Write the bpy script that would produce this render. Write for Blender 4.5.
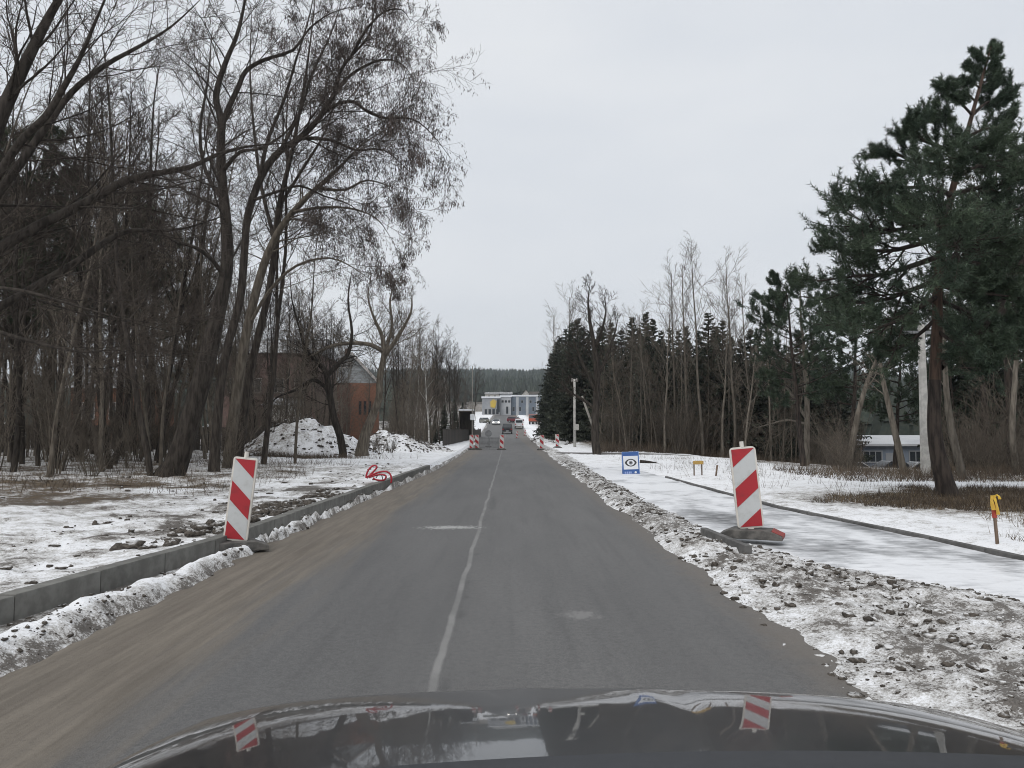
import bpy, math, random
import numpy as np
from mathutils import Vector, Matrix

for _o in list(bpy.data.objects):
    bpy.data.objects.remove(_o, do_unlink=True)
SC = bpy.context.scene
C = SC.collection
R = math.radians

# ------------------------------------------------------------------ camera
F, CX, CY = 769.0, 512.0, 384.0
CAMH = 1.45
PITCH = math.atan(46 / F)
YAW = math.atan(4 / F)
cam = bpy.data.cameras.new('camera')
cam.sensor_width = 36.0
cam.lens = F / 1024 * 36.0
cam.clip_start = 0.05
cam.clip_end = 6000
camo = bpy.data.objects.new('camera', cam)
C.objects.link(camo)
camo.location = (0, 0, CAMH)
camo.rotation_euler = (R(90) + PITCH, 0, -YAW)
SC.camera = camo
CM = camo.rotation_euler.to_matrix()

# ------------------------------------------------------------------ world, sun, exposure
SUN_EL, SUN_ROT = R(48), R(215)
world = bpy.data.worlds.new('World')
SC.world = world
world.use_nodes = True
nt = world.node_tree
nt.nodes.clear()
wo = nt.nodes.new('ShaderNodeOutputWorld')
bg = nt.nodes.new('ShaderNodeBackground')
bg.inputs['Strength'].default_value = 0.1
sky = nt.nodes.new('ShaderNodeTexSky')
sky.sky_type = 'NISHITA'
sky.sun_disc = False
sky.sun_elevation = SUN_EL
sky.sun_rotation = SUN_ROT
sky.dust_density = 3
hs = nt.nodes.new('ShaderNodeHueSaturation')
hs.inputs['Saturation'].default_value = 0.25
hs.inputs['Value'].default_value = 1.0
tc = nt.nodes.new('ShaderNodeTexCoord')
mp = nt.nodes.new('ShaderNodeMapping')
mp.inputs['Scale'].default_value = (1.2, 1.2, 4.0)
nz = nt.nodes.new('ShaderNodeTexNoise')
nz.inputs['Scale'].default_value = 1.6
nz.inputs['Detail'].default_value = 5
nz.inputs['Roughness'].default_value = 0.5
cr = nt.nodes.new('ShaderNodeValToRGB')
cr.color_ramp.elements[0].position = 0.3
cr.color_ramp.elements[1].position = 0.72
cr.color_ramp.elements[0].color = (6.7, 7.05, 7.6, 1)
cr.color_ramp.elements[1].color = (7.8, 8.0, 8.3, 1)
mx = nt.nodes.new('ShaderNodeMix')
mx.data_type = 'RGBA'
mx.inputs['Factor'].default_value = 0.94
L = nt.links.new
L(tc.outputs['Generated'], mp.inputs['Vector'])
L(mp.outputs['Vector'], nz.inputs['Vector'])
L(nz.outputs['Fac'], cr.inputs['Fac'])
L(sky.outputs['Color'], hs.inputs['Color'])
L(hs.outputs['Color'], mx.inputs['A'])
L(cr.outputs['Color'], mx.inputs['B'])
L(mx.outputs['Result'], bg.inputs['Color'])
L(bg.outputs['Background'], wo.inputs['Surface'])

sl = bpy.data.lights.new('sun', 'SUN')
sl.energy = 1.4
sl.angle = R(50)
sl.color = (1.0, 0.97, 0.93)
so = bpy.data.objects.new('sun', sl)
C.objects.link(so)
so.location = (0, 0, 60)
_sd = Vector((math.sin(SUN_ROT) * math.cos(SUN_EL), math.cos(SUN_ROT) * math.cos(SUN_EL), math.sin(SUN_EL)))
so.rotation_euler = _sd.to_track_quat('Z', 'Y').to_euler()

SC.view_settings.view_transform = 'Standard'
SC.view_settings.look = 'None'
SC.view_settings.exposure = 0.12
SC.view_settings.gamma = 1.0
SC.view_settings.use_curve_mapping = False
SC.render.engine = 'CYCLES'
SC.cycles.use_denoising = True
SC.cycles.pixel_filter_type = 'BLACKMAN_HARRIS'
SC.cycles.filter_width = 1.0
SC.cycles.max_bounces = 6
SC.cycles.diffuse_bounces = 3
SC.cycles.glossy_bounces = 2
SC.cycles.transparent_max_bounces = 4
SC.cycles.volume_bounces = 0


# ------------------------------------------------------------------ pixel helpers
def ray(px, py):
    d = CM @ Vector(((px - CX) / F, (CY - py) / F, -1.0))
    return d / d.y


def at(px, py, D):
    d = ray(px, py)
    return Vector((d.x * D, D, CAMH + d.z * D))


def onz(px, py, z):
    d = ray(px, py)
    k = (z - CAMH) / d.z
    return Vector((d.x * k, k, z))


# ------------------------------------------------------------------ noise
def _hash(ix, iy, seed):
    h = (ix.astype(np.int64) * 374761393 + iy.astype(np.int64) * 668265263 + seed * 982451653) & 0x7fffffff
    h = ((h ^ (h >> 13)) * 1274126177) & 0x7fffffff
    h = h ^ (h >> 16)
    return (h & 0xffff) / 65535.0


def vnoise(x, y, seed=0):
    x = np.asarray(x, float); y = np.asarray(y, float)
    ix = np.floor(x); iy = np.floor(y)
    fx = x - ix; fy = y - iy
    fx = fx * fx * (3 - 2 * fx); fy = fy * fy * (3 - 2 * fy)
    a = _hash(ix, iy, seed); b = _hash(ix + 1, iy, seed)
    c = _hash(ix, iy + 1, seed); d = _hash(ix + 1, iy + 1, seed)
    return (a + (b - a) * fx) * (1 - fy) + (c + (d - c) * fx) * fy


def fbm(x, y, seed=0, oct=4):
    s = 0; a = 0.5; t = 0
    for i in range(oct):
        s = s + a * vnoise(x, y, seed + i * 17)
        t += a
        x = np.asarray(x) * 2.03 + 11.3; y = np.asarray(y) * 2.03 + 5.7; a *= 0.5
    return s / t


def sst(a, b, x):
    t = np.clip((np.asarray(x, float) - a) / (b - a), 0, 1)
    return t * t * (3 - 2 * t)


# ------------------------------------------------------------------ object helpers
def tag(o, label=None, cat=None, group=None, kind=None):
    if label: o['label'] = label
    if cat: o['category'] = cat
    if group: o['group'] = group
    if kind: o['kind'] = kind
    return o


def empty(name, loc=(0, 0, 0), rz=0.0, parent=None):
    o = bpy.data.objects.new(name, None)
    o.empty_display_size = 0.2
    C.objects.link(o)
    o.location = loc
    o.rotation_euler = (0, 0, rz)
    if parent: o.parent = parent
    return o


def link(name, me, parent=None, loc=None, rot=None, scale=None):
    o = bpy.data.objects.new(name, me)
    C.objects.link(o)
    if parent: o.parent = parent
    if loc is not None: o.location = loc
    if rot is not None: o.rotation_euler = rot
    if scale is not None: o.scale = scale
    return o


def np_mesh(name, verts, polys, mat=None, smooth=False, attrs=None):
    """polys: list of int arrays (n,3) or (n,4)"""
    me = bpy.data.meshes.new(name)
    verts = np.asarray(verts, np.float32)
    me.vertices.add(len(verts))
    me.vertices.foreach_set('co', verts.ravel())
    lv = np.concatenate([p.ravel() for p in polys]).astype(np.int32)
    tot = np.concatenate([np.full(len(p), p.shape[1], np.int32) for p in polys])
    st = np.concatenate([[0], np.cumsum(tot)[:-1]]).astype(np.int32)
    me.loops.add(len(lv))
    me.loops.foreach_set('vertex_index', lv)
    me.polygons.add(len(tot))
    me.polygons.foreach_set('loop_start', st)
    me.polygons.foreach_set('use_smooth', np.full(len(tot), smooth, bool))
    if attrs:
        for k, v in attrs.items():
            a = me.attributes.new(k, 'FLOAT', 'POINT')
            a.data.foreach_set('value', np.asarray(v, np.float32).ravel())
    me.update(calc_edges=True)
    me.validate()
    if mat: me.materials.append(mat)
    return me


class MB:
    """collects simple solids into one mesh"""
    def __init__(s):
        s.v = []; s.f = []

    def add(s, vs, fs):
        n = len(s.v)
        s.v += [tuple(v) for v in vs]
        s.f += [tuple(i + n for i in f) for f in fs]
        return s

    def box(s, x0, x1, y0, y1, z0, z1, M=None):
        vs = [(x, y, z) for z in (z0, z1) for y in (y0, y1) for x in (x0, x1)]
        if M is not None: vs = [M @ Vector(v) for v in vs]
        return s.add(vs, [(0, 2, 3, 1), (4, 5, 7, 6), (0, 1, 5, 4), (2, 6, 7, 3), (0, 4, 6, 2), (1, 3, 7, 5)])

    def prism(s, poly, y0, y1):
        """polygon in x,z extruded along y"""
        n = len(poly)
        vs = [(p[0], y0, p[1]) for p in poly] + [(p[0], y1, p[1]) for p in poly]
        fs = [tuple(range(n)), tuple(range(2 * n - 1, n - 1, -1))]
        fs += [(i, (i + 1) % n + 0, (i + 1) % n + n, i + n)[::-1] for i in range(n)]
        return s.add(vs, fs)

    def tube(s, pts, rad, n=6, cap=True):
        v, q = tubes([(pts, rad if hasattr(rad, '__len__') else [rad] * len(pts))], n)
        b = len(s.v)
        s.v += [tuple(p) for p in v]
        s.f += [tuple(int(i) + b for i in f) for f in q]
        if cap:
            m = len(v)
            s.f.append(tuple(b + i for i in range(n))[::-1])
            s.f.append(tuple(b + m - n + i for i in range(n)))
        return s

    def build(s, name, mat, parent=None, loc=None, rot=None, bevel=0, smooth=False):
        me = bpy.data.meshes.new(name)
        me.from_pydata(s.v, [], s.f)
        import bmesh
        bm = bmesh.new(); bm.from_mesh(me)
        bmesh.ops.recalc_face_normals(bm, faces=bm.faces)
        if bevel:
            bmesh.ops.bevel(bm, geom=list(bm.edges), offset=bevel, segments=2, affect='EDGES', profile=0.6)
        for f in bm.faces: f.smooth = smooth
        bm.to_mesh(me); bm.free()
        if mat: me.materials.append(mat)
        return link(name, me, parent, loc, rot)


def tubes(branches, sides):
    """branches: list of (pts, rads) -> verts, quads (numpy); grouped by point count"""
    groups = {}
    for p, r in branches:
        groups.setdefault(len(p), []).append((p, r))
    V = []; Q = []; base = 0
    ang = np.arange(sides) / sides * 2 * np.pi
    ca, sa = np.cos(ang), np.sin(ang)
    for n, bs in groups.items():
        P = np.array([[tuple(q) for q in b[0]] for b in bs], float)
        Rr = np.array([b[1] for b in bs], float)
        T = np.empty_like(P)
        T[:, 1:-1] = P[:, 2:] - P[:, :-2]
        T[:, 0] = P[:, 1] - P[:, 0]
        T[:, -1] = P[:, -1] - P[:, -2]
        T /= np.linalg.norm(T, axis=2, keepdims=True) + 1e-9
        mean = np.abs(P[:, -1] - P[:, 0])
        ax = np.argmin(mean, axis=1)
        ref = np.zeros((len(bs), 1, 3)); ref[np.arange(len(bs)), 0, ax] = 1
        U = np.cross(T, np.broadcast_to(ref, T.shape))
        U /= np.linalg.norm(U, axis=2, keepdims=True) + 1e-9
        W = np.cross(T, U)
        ring = P[:, :, None, :] + Rr[:, :, None, None] * (U[:, :, None, :] * ca[None, None, :, None] + W[:, :, None, :] * sa[None, None, :, None])
        B = len(bs)
        V.append(ring.reshape(-1, 3))
        idx = np.arange(B * n * sides).reshape(B, n, sides) + base
        nx = np.roll(idx, -1, axis=2)
        q = np.stack([idx[:, :-1], nx[:, :-1], nx[:, 1:], idx[:, 1:]], axis=-1).reshape(-1, 4)
        Q.append(q)
        base += B * n * sides
    return np.concatenate(V), np.concatenate(Q)


# ------------------------------------------------------------------ materials
def new_mat(name):
    m = bpy.data.materials.new(name)
    m.use_nodes = True
    t = m.node_tree
    return m, t, t.nodes['Principled BSDF']


def N(t, typ, **kw):
    n = t.nodes.new('ShaderNode' + typ)
    for k, v in kw.items():
        if k in n.inputs: n.inputs[k].default_value = v
        else: setattr(n, k, v)
    return n


def col(c):
    return (c[0], c[1], c[2], 1.0)


def mixc(t, fac, a, b):
    n = t.nodes.new('ShaderNodeMix'); n.data_type = 'RGBA'
    for s, v in (('Factor', fac), ('A', a), ('B', b)):
        if isinstance(v, bpy.types.NodeSocket): t.links.new(v, n.inputs[s])
        elif s == 'Factor': n.inputs[0].default_value = v
        else: n.inputs[s].default_value = col(v)
    return n.outputs['Result']


def math_(t, op, a, b=0.0, c=0.0):
    n = t.nodes.new('ShaderNodeMath'); n.operation = op
    for i, v in enumerate((a, b, c)):
        if isinstance(v, bpy.types.NodeSocket): t.links.new(v, n.inputs[i])
        else: n.inputs[i].default_value = v
    return n.outputs[0]


def ramp(t, v, a, b):
    n = t.nodes.new('ShaderNodeMapRange'); n.interpolation_type = 'SMOOTHSTEP'
    t.links.new(v, n.inputs['Value'])
    n.inputs['From Min'].default_value = a; n.inputs['From Max'].default_value = b
    return n.outputs['Result']


def noise(t, scale, detail=4, rough=0.55, stretch=None, coord='Object'):
    tcn = t.nodes.new('ShaderNodeTexCoord')
    src = tcn.outputs[coord]
    if stretch:
        m = t.nodes.new('ShaderNodeMapping'); m.inputs['Scale'].default_value = stretch
        t.links.new(src, m.inputs['Vector']); src = m.outputs['Vector']
    n = t.nodes.new('ShaderNodeTexNoise')
    n.inputs['Scale'].default_value = scale; n.inputs['Detail'].default_value = detail
    n.inputs['Roughness'].default_value = rough
    t.links.new(src, n.inputs['Vector'])
    return n.outputs['Fac']


def bump(t, bsdf, h, strength=0.3, dist=0.02):
    b = t.nodes.new('ShaderNodeBump')
    b.inputs['Strength'].default_value = strength; b.inputs['Distance'].default_value = dist
    t.links.new(h, b.inputs['Height']); t.links.new(b.outputs['Normal'], bsdf.inputs['Normal'])


def mat(name, a, b=None, scale=6.0, rough=0.75, lo=0.35, hi=0.65, stretch=None, bmp=0.0, bd=0.01, metal=0.0, spec=0.4, coat=0.0, detail=5, vary=0.0):
    m, t, p = new_mat(name)
    p.inputs['Roughness'].default_value = rough
    p.inputs['Metallic'].default_value = metal
    p.inputs['Specular IOR Level'].default_value = spec
    p.inputs['Coat Weight'].default_value = coat
    if b is None: b = tuple(c * 0.82 for c in a)
    n = noise(t, scale, detail, stretch=stretch)
    c = mixc(t, ramp(t, n, lo, hi), a, b)
    if vary:
        oi = t.nodes.new('ShaderNodeObjectInfo')
        v = math_(t, 'MULTIPLY_ADD', oi.outputs['Random'], vary * 2, 1 - vary)
        h = t.nodes.new('ShaderNodeHueSaturation')
        t.links.new(v, h.inputs['Value']); t.links.new(c, h.inputs['Color'])
        c = h.outputs['Color']
    t.links.new(c, p.inputs['Base Color'])
    if bmp: bump(t, p, n, bmp, bd)
    return m


def emis(name, c, s):
    m, t, p = new_mat(name)
    p.inputs['Base Color'].default_value = col(c)
    p.inputs['Emission Color'].default_value = col(c)
    p.inputs['Emission Strength'].default_value = s
    return m


def attr(t, name):
    a = t.nodes.new('ShaderNodeAttribute'); a.attribute_name = name
    return a.outputs['Fac']


def ground_mat():
    m, t, p = new_mat('snowy_ground')
    fine = noise(t, 9, 6, 0.65)
    med = noise(t, 2.2, 5, 0.6)
    vf = noise(t, 52, 4, 0.8)
    d = attr(t, 'dirt')
    x = math_(t, 'MULTIPLY_ADD', math_(t, 'SUBTRACT', fine, 0.5), 1.3, d)
    x = math_(t, 'MULTIPLY_ADD', math_(t, 'SUBTRACT', vf, 0.5), 1.5, x)
    x = math_(t, 'MULTIPLY_ADD', math_(t, 'SUBTRACT', med, 0.5), 0.9, x)
    msk = ramp(t, x, 0.40, 0.62)
    snow = mixc(t, ramp(t, x, 0.0, 0.45), (0.87, 0.88, 0.90), (0.50, 0.49, 0.475))
    soil = mixc(t, ramp(t, vf, 0.35, 0.65), (0.075, 0.066, 0.058), (0.165, 0.15, 0.135))
    litter = mixc(t, ramp(t, fine, 0.35, 0.65), (0.055, 0.042, 0.03), (0.13, 0.095, 0.06))
    drt = mixc(t, attr(t, 'litter'), soil, litter)
    t.links.new(mixc(t, msk, snow, drt), p.inputs['Base Color'])
    p.inputs['Roughness'].default_value = 0.75
    p.inputs['Specular IOR Level'].default_value = 0.3
    h = math_(t, 'MULTIPLY_ADD', vf, 0.5, fine)
    bump(t, p, h, 0.7, 0.03)
    return m


def road_mat():
    m, t, p = new_mat('worn_asphalt')
    tcn = t.nodes.new('ShaderNodeTexCoord')
    sx = t.nodes.new('ShaderNodeSeparateXYZ'); t.links.new(tcn.outputs['Object'], sx.inputs[0])
    X, Y = sx.outputs[0], sx.outputs[1]
    agg = noise(t, 130, 2, 0.7)
    agg2 = noise(t, 45, 3, 0.6)
    big = noise(t, 0.7, 5, 0.6, stretch=(1.6, 0.35, 1))
    strk = noise(t, 2.5, 5, 0.6, stretch=(2.2, 0.10, 1))
    med = noise(t, 5, 5, 0.6)
    c = mixc(t, ramp(t, agg, 0.3, 0.7), (0.066, 0.065, 0.064), (0.155, 0.153, 0.150))
    c = mixc(t, math_(t, 'MULTIPLY', ramp(t, big, 0.35, 0.7), 0.40), c, (0.165, 0.162, 0.158))
    c = mixc(t, math_(t, 'MULTIPLY', ramp(t, noise(t, 22, 3, 0.7), 0.42, 0.68), 0.30), c, (0.05, 0.05, 0.05))
    c = mixc(t, math_(t, 'MULTIPLY', ramp(t, strk, 0.45, 0.75), 0.3), c, (0.055, 0.055, 0.056))
    # darker resurfaced strip left of the old seam
    seamx = math_(t, 'MULTIPLY_ADD', math_(t, 'SUBTRACT', noise(t, 0.5, 3, 0.5, stretch=(0.01, 1, 1)), 0.5), 0.10, X)
    seamx = math_(t, 'MULTIPLY_ADD', math_(t, 'SUBTRACT', med, 0.5), 0.025, seamx)
    seam = math_(t, 'ABSOLUTE', math_(t, 'ADD', seamx, 0.43))
    left = ramp(t, math_(t, 'ADD', seamx, 0.43), 0.06, -0.02)
    c = mixc(t, math_(t, 'MULTIPLY', left, 0.10), c, (0.05, 0.05, 0.052))
    wear = ramp(t, noise(t, 1.3, 4, 0.6, stretch=(0.3, 1, 1)), 0.38, 0.62)
    lm = math_(t, 'MULTIPLY', ramp(t, seam, 0.036, 0.012), math_(t, 'MULTIPLY_ADD', wear, 0.22, 0.30))
    c = mixc(t, lm, c, (0.31, 0.305, 0.295))
    crk = math_(t, 'ABSOLUTE', math_(t, 'ADD', seamx, 0.36))
    cm_ = math_(t, 'MULTIPLY', ramp(t, crk, 0.05, 0.0), ramp(t, noise(t, 3, 4), 0.52, 0.66))
    c = mixc(t, math_(t, 'MULTIPLY', cm_, 0.35), c, (0.035, 0.035, 0.036))

    rough_n = noise(t, 14, 5, 0.75, stretch=(1, 0.5, 1))

    def blob(x0, y0, hx, hy, colr, amt):
        nonlocal c
        wob = math_(t, 'MULTIPLY', math_(t, 'SUBTRACT', rough_n, 0.5), 3.2)
        a = math_(t, 'POWER', math_(t, 'DIVIDE', math_(t, 'ABSOLUTE', math_(t, 'SUBTRACT', X, x0)), hx), 2.0)
        b = math_(t, 'POWER', math_(t, 'DIVIDE', math_(t, 'ABSOLUTE', math_(t, 'SUBTRACT', Y, y0)), hy), 2.0)
        r = math_(t, 'ADD', math_(t, 'SQRT', math_(t, 'ADD', a, b)), wob)
        c = mixc(t, math_(t, 'MULTIPLY', ramp(t, r, 1.2, 0.2), amt), c, colr)
    blob(-0.86, 11.6, 0.48, 0.22, (0.42, 0.42, 0.41), 0.75)
    blob(0.58, 6.15, 0.17, 0.16, (0.21, 0.205, 0.20), 0.7)
    blob(-0.30, 15.5, 0.10, 1.6, (0.04, 0.04, 0.04), 0.4)
    # sand carried onto the left edge
    sx1 = math_(t, 'MULTIPLY_ADD', math_(t, 'SUBTRACT', strk, 0.5), 1.1, X)
    sx1 = math_(t, 'MULTIPLY_ADD', math_(t, 'SUBTRACT', big, 0.5), 0.5, sx1)
    sand = math_(t, 'MULTIPLY', ramp(t, sx1, -1.62, -2.30), ramp(t, Y, 66.0, 46.0))
    sc = mixc(t, ramp(t, noise(t, 5, 6, 0.7, stretch=(2.0, 0.12, 1)), 0.3, 0.7), (0.112, 0.095, 0.075), (0.182, 0.157, 0.126))
    sc = mixc(t, math_(t, 'MULTIPLY', ramp(t, strk, 0.5, 0.72), 0.55), sc, (0.10, 0.082, 0.066))
    sc = mixc(t, math_(t, 'MULTIPLY', ramp(t, agg2, 0.5, 0.75), 0.4), sc, (0.075, 0.062, 0.05))
    c = mixc(t, math_(t, 'MULTIPLY', sand, 0.95), c, sc)
    sand2 = ramp(t, math_(t, 'MULTIPLY_ADD', math_(t, 'SUBTRACT', med, 0.5), 0.5, X), 1.62, 2.0)
    c = mixc(t, math_(t, 'MULTIPLY', sand2, 0.55), c, (0.15, 0.128, 0.105))
    t.links.new(c, p.inputs['Base Color'])
    p.inputs['Roughness'].default_value = 0.72
    p.inputs['Specular IOR Level'].default_value = 0.45
    bump(t, p, math_(t, 'MULTIPLY_ADD', sand, math_(t, 'MULTIPLY', med, 3.0), agg), 0.55, 0.006)
    return m


def ice_mat():
    m, t, p = new_mat('icy_pavement')
    a = noise(t, 1.1, 6, 0.62, stretch=(1.0, 0.55, 1))
    f = noise(t, 7, 5, 0.6, stretch=(0.5, 1.2, 1))
    x = math_(t, 'MULTIPLY_ADD', math_(t, 'SUBTRACT', f, 0.5), 0.55, a)
    x = math_(t, 'ADD', x, math_(t, 'MULTIPLY', attr(t, 'thaw'), 0.30))
    c = mixc(t, ramp(t, x, 0.47, 0.80), (0.84, 0.85, 0.87), (0.30, 0.305, 0.315))
    c = mixc(t, ramp(t, x, 0.74, 0.90), c, (0.10, 0.10, 0.102))
    t.links.new(c, p.inputs['Base Color'])
    p.inputs['Roughness'].default_value = 0.42
    p.inputs['Specular IOR Level'].default_value = 0.5
    bump(t, p, x, 0.6, 0.03)
    return m


def bark_mat(name, a, b, vary=0.25, stretch=(1, 1, 0.18), scale=14):
    return mat(name, a, b, scale=scale, rough=0.9, stretch=stretch, bmp=0.6, bd=0.02, spec=0.15, vary=vary)


MAT = {}
MAT['ground'] = ground_mat()
MAT['road'] = road_mat()
MAT['ice'] = ice_mat()
MAT['bark_dark'] = bark_mat('dark_bark', (0.026, 0.022, 0.019), (0.062, 0.053, 0.045))
MAT['twig_dark'] = mat('dark_twig', (0.040, 0.033, 0.029), (0.065, 0.054, 0.046), 8, 0.9, spec=0.1, vary=0.25)
MAT['bark_brown'] = bark_mat('brown_bark', (0.074, 0.063, 0.051), (0.150, 0.130, 0.105))
MAT['twig_brown'] = mat('brown_twig', (0.100, 0.084, 0.069), (0.150, 0.127, 0.104), 8, 0.9, spec=0.1, vary=0.3)
MAT['bark_pale'] = bark_mat('pale_bark', (0.085, 0.074, 0.061), (0.165, 0.145, 0.120))
MAT['twig_pale'] = mat('pale_twig', (0.10, 0.084, 0.070), (0.15, 0.128, 0.105), 8, 0.9, spec=0.1, vary=0.2)
MAT['birch'] = mat('birch_bark', (0.50, 0.49, 0.46), (0.10, 0.09, 0.085), 9, 0.8, 0.5, 0.62, stretch=(0.5, 0.5, 2.2), spec=0.2)
MAT['bark_pine'] = bark_mat('pine_bark', (0.026, 0.022, 0.020), (0.066, 0.053, 0.045))
MAT['limb_pine'] = bark_mat('orange_pine_bark', (0.046, 0.034, 0.028), (0.092, 0.062, 0.048))


def leaf_mat(name, a, b, vary=0.2, tr=0.15):
    m, t, p = new_mat(name)
    n = noise(t, 1.1, 3)
    c = mixc(t, ramp(t, n, 0.35, 0.65), a, b)
    oi = t.nodes.new('ShaderNodeObjectInfo')
    v = math_(t, 'MULTIPLY_ADD', oi.outputs['Random'], vary * 2, 1 - vary)
    v2 = math_(t, 'MULTIPLY', v, math_(t, 'MULTIPLY_ADD', attr(t, 'tone'), 0.7, 0.65))
    h = t.nodes.new('ShaderNodeHueSaturation')
    t.links.new(v2, h.inputs['Value']); t.links.new(c, h.inputs['Color'])
    t.links.new(h.outputs['Color'], p.inputs['Base Color'])
    p.inputs['Roughness'].default_value = 0.6
    p.inputs['Specular IOR Level'].default_value = 0.25
    return m


MAT['needle'] = leaf_mat('pine_needles', (0.040, 0.060, 0.040), (0.068, 0.094, 0.058))
MAT['needle_dark'] = leaf_mat('dark_pine_needles', (0.040, 0.052, 0.032), (0.066, 0.078, 0.047))
MAT['spruce'] = leaf_mat('spruce_needles', (0.046, 0.056, 0.041), (0.082, 0.090, 0.064), 0.3)
MAT['keys'] = leaf_mat('dry_seed_bunches', (0.052, 0.040, 0.036), (0.085, 0.066, 0.058))
MAT['straw'] = leaf_mat('dry_grass', (0.085, 0.062, 0.036), (0.18, 0.135, 0.08))
MAT['heather'] = leaf_mat('dark_heather', (0.060, 0.045, 0.033), (0.125, 0.095, 0.066))
MAT['concrete'] = mat('kerb_concrete', (0.170, 0.168, 0.155), (0.120, 0.117, 0.107), 7, 0.85, bmp=0.3, bd=0.004, vary=0.10)
MAT['concrete_wet'] = mat('edging_concrete', (0.135, 0.132, 0.128), (0.08, 0.078, 0.075), 7, 0.8, bmp=0.3, bd=0.004, vary=0.12)
MAT['pole'] = mat('pole_concrete', (0.50, 0.49, 0.46), (0.36, 0.35, 0.33), 5, 0.85, bmp=0.2)

def clod_mat(name, a, b, s0, s1):
    m, t, p = new_mat(name)
    n = noise(t, 30, 4, 0.65)
    n2 = noise(t, 6, 3, 0.6)
    c = mixc(t, ramp(t, n, 0.35, 0.65), a, b)
    g = t.nodes.new('ShaderNodeNewGeometry'); sp = t.nodes.new('ShaderNodeSeparateXYZ')
    t.links.new(g.outputs['Normal'], sp.inputs[0])
    x = math_(t, 'ADD', math_(t, 'MULTIPLY_ADD', math_(t, 'SUBTRACT', n, 0.5), 0.9, sp.outputs[2]), math_(t, 'MULTIPLY', math_(t, 'SUBTRACT', n2, 0.5), 1.6))
    c = mixc(t, ramp(t, x, s0, s1), c, (0.66, 0.66, 0.66))
    t.links.new(c, p.inputs['Base Color'])
    p.inputs['Roughness'].default_value = 0.85
    p.inputs['Specular IOR Level'].default_value = 0.2
    bump(t, p, n, 0.8, 0.02)
    return m


MAT['soil'] = clod_mat('frozen_soil', (0.046, 0.040, 0.034), (0.115, 0.10, 0.085), 0.8, 1.25)
MAT['slush'] = clod_mat('dirty_snow_lump', (0.20, 0.185, 0.168), (0.44, 0.43, 0.415), 0.25, 0.8)
MAT['white_plastic'] = mat('white_plastic', (0.62, 0.59, 0.54), (0.46, 0.42, 0.37), 9, 0.5, 0.45, 0.8, spec=0.4)
MAT['white_sheet'] = mat('white_reflective_sheet', (0.50, 0.51, 0.51), (0.40, 0.40, 0.385), 11, 0.45, 0.45, 0.85, spec=0.4)
MAT['red_sheet'] = mat('red_reflective_sheet', (0.36, 0.022, 0.030), (0.26, 0.024, 0.030), 11, 0.45, 0.45, 0.8, spec=0.4)
MAT['rubber'] = mat('black_rubber', (0.055, 0.053, 0.050), (0.13, 0.122, 0.112), 9, 0.85, bmp=0.3)
MAT['rubber_red'] = mat('faded_red_rubber', (0.30, 0.045, 0.04), (0.20, 0.06, 0.05), 12, 0.7)
MAT['blue'] = mat('blue_board', (0.022, 0.080, 0.26), (0.032, 0.10, 0.30), 4, 0.4, spec=0.5)
MAT['board_white'] = mat('white_board', (0.72, 0.74, 0.77), (0.66, 0.68, 0.71), 4, 0.45)
MAT['black'] = mat('black_print', (0.03, 0.03, 0.032), (0.04, 0.04, 0.042), 4, 0.5)
MAT['grey_print'] = mat('grey_print', (0.20, 0.21, 0.23), (0.24, 0.25, 0.26), 4, 0.5)
MAT['paleblue_print'] = mat('pale_blue_print', (0.26, 0.34, 0.60), (0.30, 0.38, 0.62), 4, 0.5)
MAT['yellow_wood'] = mat('yellow_painted_wood', (0.50, 0.32, 0.07), (0.38, 0.24, 0.08), 9, 0.7)
MAT['stake_wood'] = mat('weathered_stake', (0.18, 0.125, 0.09), (0.11, 0.08, 0.06), 9, 0.85, stretch=(3, 3, 0.4))
MAT['ribbon'] = mat('yellow_ribbon', (0.62, 0.40, 0.04), (0.50, 0.30, 0.04), 12, 0.5)
MAT['red_paint'] = mat('red_marking_paint', (0.42, 0.04, 0.03), (0.34, 0.06, 0.04), 14, 0.6)
MAT['hose'] = mat('red_hose', (0.42, 0.018, 0.035), (0.33, 0.018, 0.03), 14, 0.45)
MAT['galv'] = mat('galvanised_steel', (0.24, 0.245, 0.25), (0.17, 0.175, 0.18), 6, 0.5, metal=0.4)
MAT['wood_dark'] = mat('dark_fence_board', (0.045, 0.038, 0.032), (0.075, 0.064, 0.054), 6, 0.9, stretch=(4, 4, 0.4), vary=0.25)
MAT['pole_wood'] = mat('grey_pole_wood', (0.30, 0.285, 0.26), (0.21, 0.195, 0.175), 6, 0.9, stretch=(4, 4, 0.4))
MAT['brick'] = mat('orange_brick', (0.20, 0.098, 0.064), (0.15, 0.075, 0.050), 5, 0.9)
MAT['brick_dull'] = mat('dull_brick', (0.115, 0.060, 0.045), (0.085, 0.048, 0.038), 4, 0.9)
MAT['brick_red'] = mat('red_brown_brick', (0.125, 0.082, 0.070), (0.10, 0.066, 0.058), 4, 0.9)
MAT['slate'] = mat('grey_gable_boards', (0.30, 0.315, 0.32), (0.17, 0.18, 0.185), 1.2, 0.85, stretch=(1, 1, 5))
MAT['roof_snow'] = mat('roof_with_thin_snow', (0.13, 0.125, 0.12), (0.42, 0.43, 0.44), 1.5, 0.85, 0.4, 0.65)
MAT['trim'] = mat('pale_trim', (0.45, 0.42, 0.40), (0.36, 0.34, 0.32), 5, 0.7)
MAT['glass'] = mat('window_glass', (0.022, 0.026, 0.032), (0.03, 0.036, 0.042), 2, 0.22, spec=0.3)
MAT['wall_blue'] = mat('blue_grey_cladding', (0.20, 0.235, 0.285), (0.16, 0.19, 0.235), 1.2, 0.7, stretch=(1, 1, 0.2))
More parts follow.
